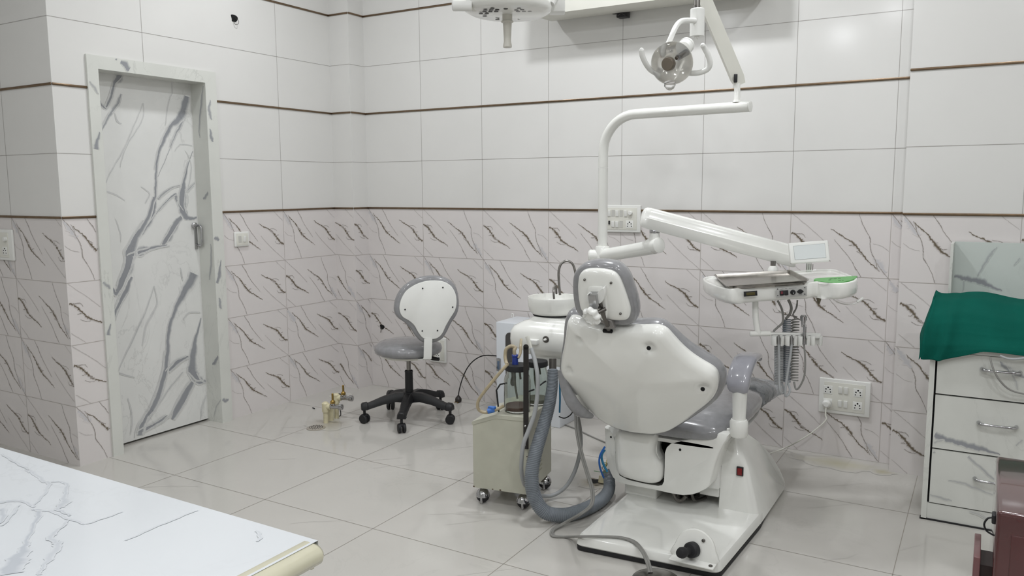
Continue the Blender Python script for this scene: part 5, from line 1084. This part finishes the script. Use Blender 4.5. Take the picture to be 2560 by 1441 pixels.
C_ = [[(200, 290, 5), (230, 305, 14), (260, 320, 6), (340, 380, 10), (372, 390, 9), (350, 460, 6), (290, 530, 7), (250, 580, 6)], [(250, 590, 8), (300, 610, 14), (265, 700, 8), (205, 830, 8), (175, 900, 18), (110, 990, 50), (60, 1090, 70)],
 [(372, 385, 4), (450, 380, 3), (510, 402, 8), (495, 480, 9), (480, 550, 22), (440, 590, 10), (500, 620, 6), (545, 640, 3)], [(-100, 545, 20), (0, 540, 14), (150, 528, 7), (270, 575, 5)], [(270, 600, 4), (400, 610, 3), (500, 655, 4), (650, 705, 4)], [(655, 705, 5), (760, 670, 5), (930, 612, 2)],
 [(290, 1095, 14), (330, 1030, 8), (385, 960, 14), (450, 860, 16), (425, 845, 10), (388, 800, 14), (480, 720, 5), (520, 670, 4)], [(950, 830, 2), (1250, 700, 3), (1500, 600, 2)], [(20, 170, 3), (80, 210, 5), (150, 250, 5), (225, 290, 4)], [(-60, 640, 30), (20, 600, 16), (10, 700, 10)], [(1960, 755, 5), (1985, 800, 6), (1970, 840, 3)], [(150, 560, 4), (90, 640, 4), (20, 720, 5)]]
board_veins(b, C_, cv6, (V((0, 0, cz)), X, Y), CT, Z, wscale=.0003, jit=.006, lo=(tx0, ty0), hi=(tx1-.005, ty1-.005), dark=CV, seed=9, off=.0004)
build('marble_top', b, CTOP, ctr, col=CT)
b = B(); rs = []
for y_ in (ty0, ty1-.012, ty1-.003, ty1): 
    k = {ty1-.003: .8, ty1: .5}.get(y_, 1); rs.append([V((tx1-.012+.034*k*math.cos(a), y_, cz-.0195+.020*k*math.sin(a)) ) for a in [2*math.pi*i/24 for i in range(24)]])
b.rings(rs); b.b2((tx0, ty1-.008, cz-.05), (tx1-.01, ty1-.001, cz-.018)); build('bullnose_edge', b, EDGE, ctr, angle=50)
bx = zp(766, 1392, .70); bxx = bx.x; b = B(); b.b2((tx0+.05, ty0, 0), (tx1-.035, ty1-.045, cz-.022))
for i in range(len(b.v)): b.c[i] = BM
board_veins(b, [[(700, 1441, 3), (715, 1420, 5), (740, 1412, 4), (760, 1400, 2)], [(735, 1441, 3), (750, 1425, 4), (764, 1405, 3)]], lambda x, y: xp(x, y, tx1-.035), (V((tx1-.035, 0, 0)), Y, Z), BM, X, wscale=.0012, lo=(ty0, 0), hi=(ty1-.05, cz-.03), seed=3)
build('counter_body', b, BOARD, ctr, col=BM)
b = B(); b.b2((tx1-.037, ty1-.047, 0), (tx1-.0335, ty1-.0435, cz-.03)); build('dark_corner_seam', b, DARK, ctr)

# ================================================================== RIGHT CABINET WITH DRAWERS
KX0, KX1, KY0, KY1 = -.166, .60, 3.5, 4.02
kb_ = thing('drawer_cabinet', (.22, 3.76, 0), 'marble-laminate drawer cabinet with chrome pulls at the right, green cloth on top', 'cabinet')
ktop = .70
def bboard(name, a, c, veins, fx, fr_o, nrm, parent, seed=1, wscale=.0009, bg=BM, m=BOARD):
    bb = B(); bb.b2(a, c)
    for i in range(len(bb.v)): bb.c[i] = bg
    lo, hi = [min(a[i], c[i]) for i in range(3)], [max(a[i], c[i]) for i in range(3)]
    if veins: board_veins(bb, veins, fx, (fr_o, X, Z), bg, nrm, wscale=wscale, lo=(lo[0]+.001, lo[2]+.001), hi=(hi[0]-.001, hi[2]-.001), seed=seed)
    return build(name, bb, m, parent, col=bg)
bboard('side_panel', (KX0, KY0-.004, .0), (KX0+.019, KY1, ktop+.01), None, None, None, None, kb_)
b = B(); b.b2((KX0+.02, KY0+.015, .02), (KX1, KY1, ktop-.02)); build('dark_carcass', b, DARK, kb_)
bboard('worktop', (KX0-.002, KY0-.012, ktop-.012), (KX1, KY1, ktop+.012), None, None, None, None, kb_)
fo = V((0, KY0, 0)); fxy = lambda x, y: yp(x, y, KY0)
dz = [(.074, .293), (.299, .513), (.519, ktop-.016)]
DV = [[[(2330, 1105+30, 6), (2370, 1112, 3), (2400, 1128, 4), (2440, 1160, 5), (2480, 1195, 4), (2520, 1225, 3)], [(2405, 1130, 4), (2440, 1142, 7), (2480, 1153, 10), (2530, 1172, 8)], [(2370, 1202, 3), (2405, 1208, 5), (2440, 1222, 4), (2490, 1240, 3)], [(2325, 1237, 3), (2360, 1248, 5), (2380, 1252, 3)]],
      [[(2326, 1084, 14), (2345, 1092, 15), (2370, 1101, 9), (2400, 1109, 11), (2430, 1118, 12), (2460, 1125, 10), (2500, 1137, 5)], [(2328, 1112, 3), (2345, 1104, 4), (2362, 1100, 3)], [(2540, 1115, 2), (2556, 1100, 4)]],
      [[(2500, 905, 4), (2520, 925, 8), (2560, 945, 10)], [(2520, 915, 2), (2535, 945, 4), (2545, 975, 3)]]]
hands = [((2440, 1203), (2525, 1214)), ((2452, 1061), (2532, 1072)), ((2461, 926), (2546, 935))]
for i, (z0_, z1_) in enumerate(dz):
    d_ = bboard('drawer', (KX0+.026, KY0, z0_), (KX1-.01, KY0+.016, z1_), DV[i], fxy, fo, -Y, kb_, seed=i+3)
    ha, hc = yp(*hands[i][0], KY0-.025), yp(*hands[i][1], KY0-.025); zz = (ha.z+hc.z)/2
    xa, xb = .012, .135
    b = B(); b.tube([(xa, KY0-.001, zz), (xa+.004, KY0-.018, zz), (xa+.02, KY0-.026, zz), ((xa+xb)/2, KY0-.029, zz), (xb-.02, KY0-.026, zz), (xb-.004, KY0-.018, zz), (xb, KY0-.001, zz)], [.0075, .007, .0055, .0045, .0055, .007, .0075], 12, sub=6); build('pull_handle', b, CHROME, d_)
bboard('plinth', (KX0+.019, KY0+.002, .006), (KX1, KY0+.014, .069), [[(2400, 1272, 2), (2440, 1285, 4), (2470, 1300, 3)]], fxy, fo, -Y, kb_)
b = B(); b.b2((KX0-.004, KY0-.004, 0), (KX1, KY0+.02, .006)); build('bottom_gap', b, RUBBER, kb_)
# low splashback behind the top
zh = 1.085; bgS = srgb('c9d0cb')
hx0 = yp(2376, 700, 3.86).x
bboard('return_panel', (hx0-.006, 3.86, ktop+.01), (hx0+.004, KY1-.002, zh), None, None, None, None, kb_)
bboard('splashback', (hx0+.004, 4.000, ktop+.01), (KX1, 4.016, zh), [[(2386, 690, 12), (2410, 697, 12), (2432, 701, 10), (2455, 706, 14), (2475, 716, 8), (2505, 727, 5)], [(2440, 700, 3), (2450, 680, 4), (2465, 655, 5), (2478, 635, 6), (2492, 618, 3)], [(2411, 700, 3), (2407, 730, 3)], [(2535, 665, 3), (2550, 645, 4)]], lambda x, y: yp(x, y, 4.0), V((0, 4.0, 0)), -Y, kb_, seed=6, bg=bgS)
# green cloth draped over the worktop and down its front
nx, ns = 64, 60; cx0, cx1 = KX0-.03, KX1
rc = random.Random(11)
def cloth_pt(u, v):
    x = cx0+(cx1-cx0)*u; 
    path = [(3.80, ktop+.014), (3.78, ktop+.10), (3.755, ktop+.175), (3.70, ktop+.19), (3.62, ktop+.17), (3.54, ktop+.12), (3.50, ktop+.07), (3.474, ktop+.015), (3.468, ktop-.015), (3.466, ktop-.045)]
    s_ = v*(len(path)-1); i = min(int(s_), len(path)-2); f = s_-i; y = path[i][0]*(1-f)+path[i+1][0]*f; z = path[i][1]*(1-f)+path[i+1][1]*f
    zf = zf_ = ktop+.014; z_path = z
    e = min(1, u/.07); e = e*e*(3-2*e)     # hump falls as a side flap at the left end
    if z > zf: z = zf+(z-zf)*(.25+.75*e) if y > 3.5 else zf+(z-zf)*(.3+.7*e)
    fl = min(1, u/.07); hgt = max(0, z-zf_)/.19 if z > zf_ else 0
    x = cx0 + (u-.07)/.93*(cx1-cx0) + .04*hgt*max(0, 1-u*6) if u > .07 else cx0 - .010*(1-fl) + .04*hgt*(.25+.75*fl)
    x += .004*math.sin(9*v)*(1-u)
    z += .003*math.sin(7*u*3+2*v)*min(1, v*3)+(.012*math.sin(math.pi*min(1, max(0, u-.05)/.4)) if v < .65 else 0) + .004*math.sin(23*u+5*v) + .012*math.exp(-((u-.09+.05*v)/.02)**2)*(v > .25)
    y += -.006*math.sin(18*u+1)*v - .010*math.exp(-((u-.10+.04*v)/.018)**2)
    if v > .7: z += min(.05, max(0, u-.14)*.30)*(v-.7)/.3
    g = .14+.10*(1-v); y -= .016*math.exp(-((u-g)/.016)**2)*min(1, v*4); y += .010*math.exp(-((u-g+.03)/.018)**2)*min(1, v*4)
    y -= .006*math.sin(26*u+7*v)*max(0, .5-abs(v-.6))
    return V((x, y, z))
b = B(); gi = [[b.addv(cloth_pt(i/nx, j/ns)) for i in range(nx+1)] for j in range(ns+1)]
for j in range(ns):
    for i in range(nx): b.f.append([gi[j][i], gi[j][i+1], gi[j+1][i+1], gi[j+1][i]])
co_ = build('green_cloth', b, CLOTH, angle=180); so_ = co_.modifiers.new('thickness', 'SOLIDIFY'); so_.thickness = .002
tag(co_, 'plain green surgical cloth draped over the top of the marble drawer cabinet', 'cloth')
cord('grey_cabinet_cord', [yp(2475, 893, 3.46), yp(2482, 920, 3.45), yp(2498, 950, 3.45), yp(2525, 975, 3.46), yp(2565, 986, 3.47), yp(2600, 985, 3.47)], .0035, CORD, 'grey cord hanging in a curve in front of the top drawer')
cord('white_cabinet_tube', [yp(2500, 890, 3.462), yp(2525, 898, 3.455), yp(2560, 896, 3.46), yp(2600, 888, 3.465)], .0045, CORDL, 'pale tube peeping out below the edge of the green cloth')

# ================================================================== MAROON CABINET AT THE RIGHT EDGE
mz = .60; mo = zp(2491, 1278, mz); mb = zp(2496, 1140, mz)
mx = mo.x+.001
mc = thing('maroon_cabinet', (mx+.25, 2.27, 0), 'glossy maroon metal cabinet in the bottom right corner with a drawer slightly open', 'cabinet')
b = B(); b.b2((mx, mo.y, .02), (mx+.55, mb.y, mz), r=.010, seg=4); mbody = build('cabinet_shell', b, MAROON, mc)
b = B(); b.b2((mx+.03, mo.y-.002, .05), (mx+.52, mo.y+.004, mz-.05), r=.003); build('front_panel', b, MAROON, mbody)
dzt = .47; d0 = zp(2437, 1333, dzt); b = B(); b.b2((d0.x, mo.y+.03, .20), (d0.x+.014, d0.y, dzt), r=.002); dw = build('open_drawer', b, MAROON2, mc)
b = B(); b.b2((d0.x+.014, mo.y+.04, .21), (mx, d0.y-.05, dzt-.02)); build('drawer_box', b, mat('dark_maroon', '241312', .5), dw)
q = zp(2487, 1300, mz-.04); q.x = mx-.004; b = B(); b.box(V((mx-.003, mo.y+.05, mz-.035)), (.01, .03, .022), r=.003); b.tube([V((mx-.006, mo.y+.05, mz-.035)), V((mx-.016, mo.y+.05, mz-.04)), V((mx-.022, mo.y+.05, mz-.055)), V((mx-.016, mo.y+.05, mz-.07)), V((mx-.0, mo.y+.05, mz-.078))], .0022, 8, sub=6); build('cord_loop', b, BLACK, mc)

# ================================================================== CEILING LAMPS
for i, (x, y, e) in enumerate(LAMPS):
    t = thing('ceiling_downlight', (x, y, CEIL), 'round recessed white downlight in the ceiling above the room', 'ceiling light', 'recessed downlights in the ceiling')
    b = B(); b.lathe([(.095, -.001), (.11, -.012), (.11, -.001)], (x, y, CEIL), Z, 32, cap=(False, False)); b.rings([[V((x+r*math.cos(a), y+r*math.sin(a), CEIL+h)) for a in [2*math.pi*k/32 for k in range(32)]] for r, h in ((.11, -.001), (.11, -.012), (.092, -.014), (.09, -.004))], False, False); build('trim_ring', b, PLAST, t)
    b = B(); b.lathe([(.09, -.006), (.09, -.004)], (x, y, CEIL), Z, 32); build('diffuser', b, LED, t)
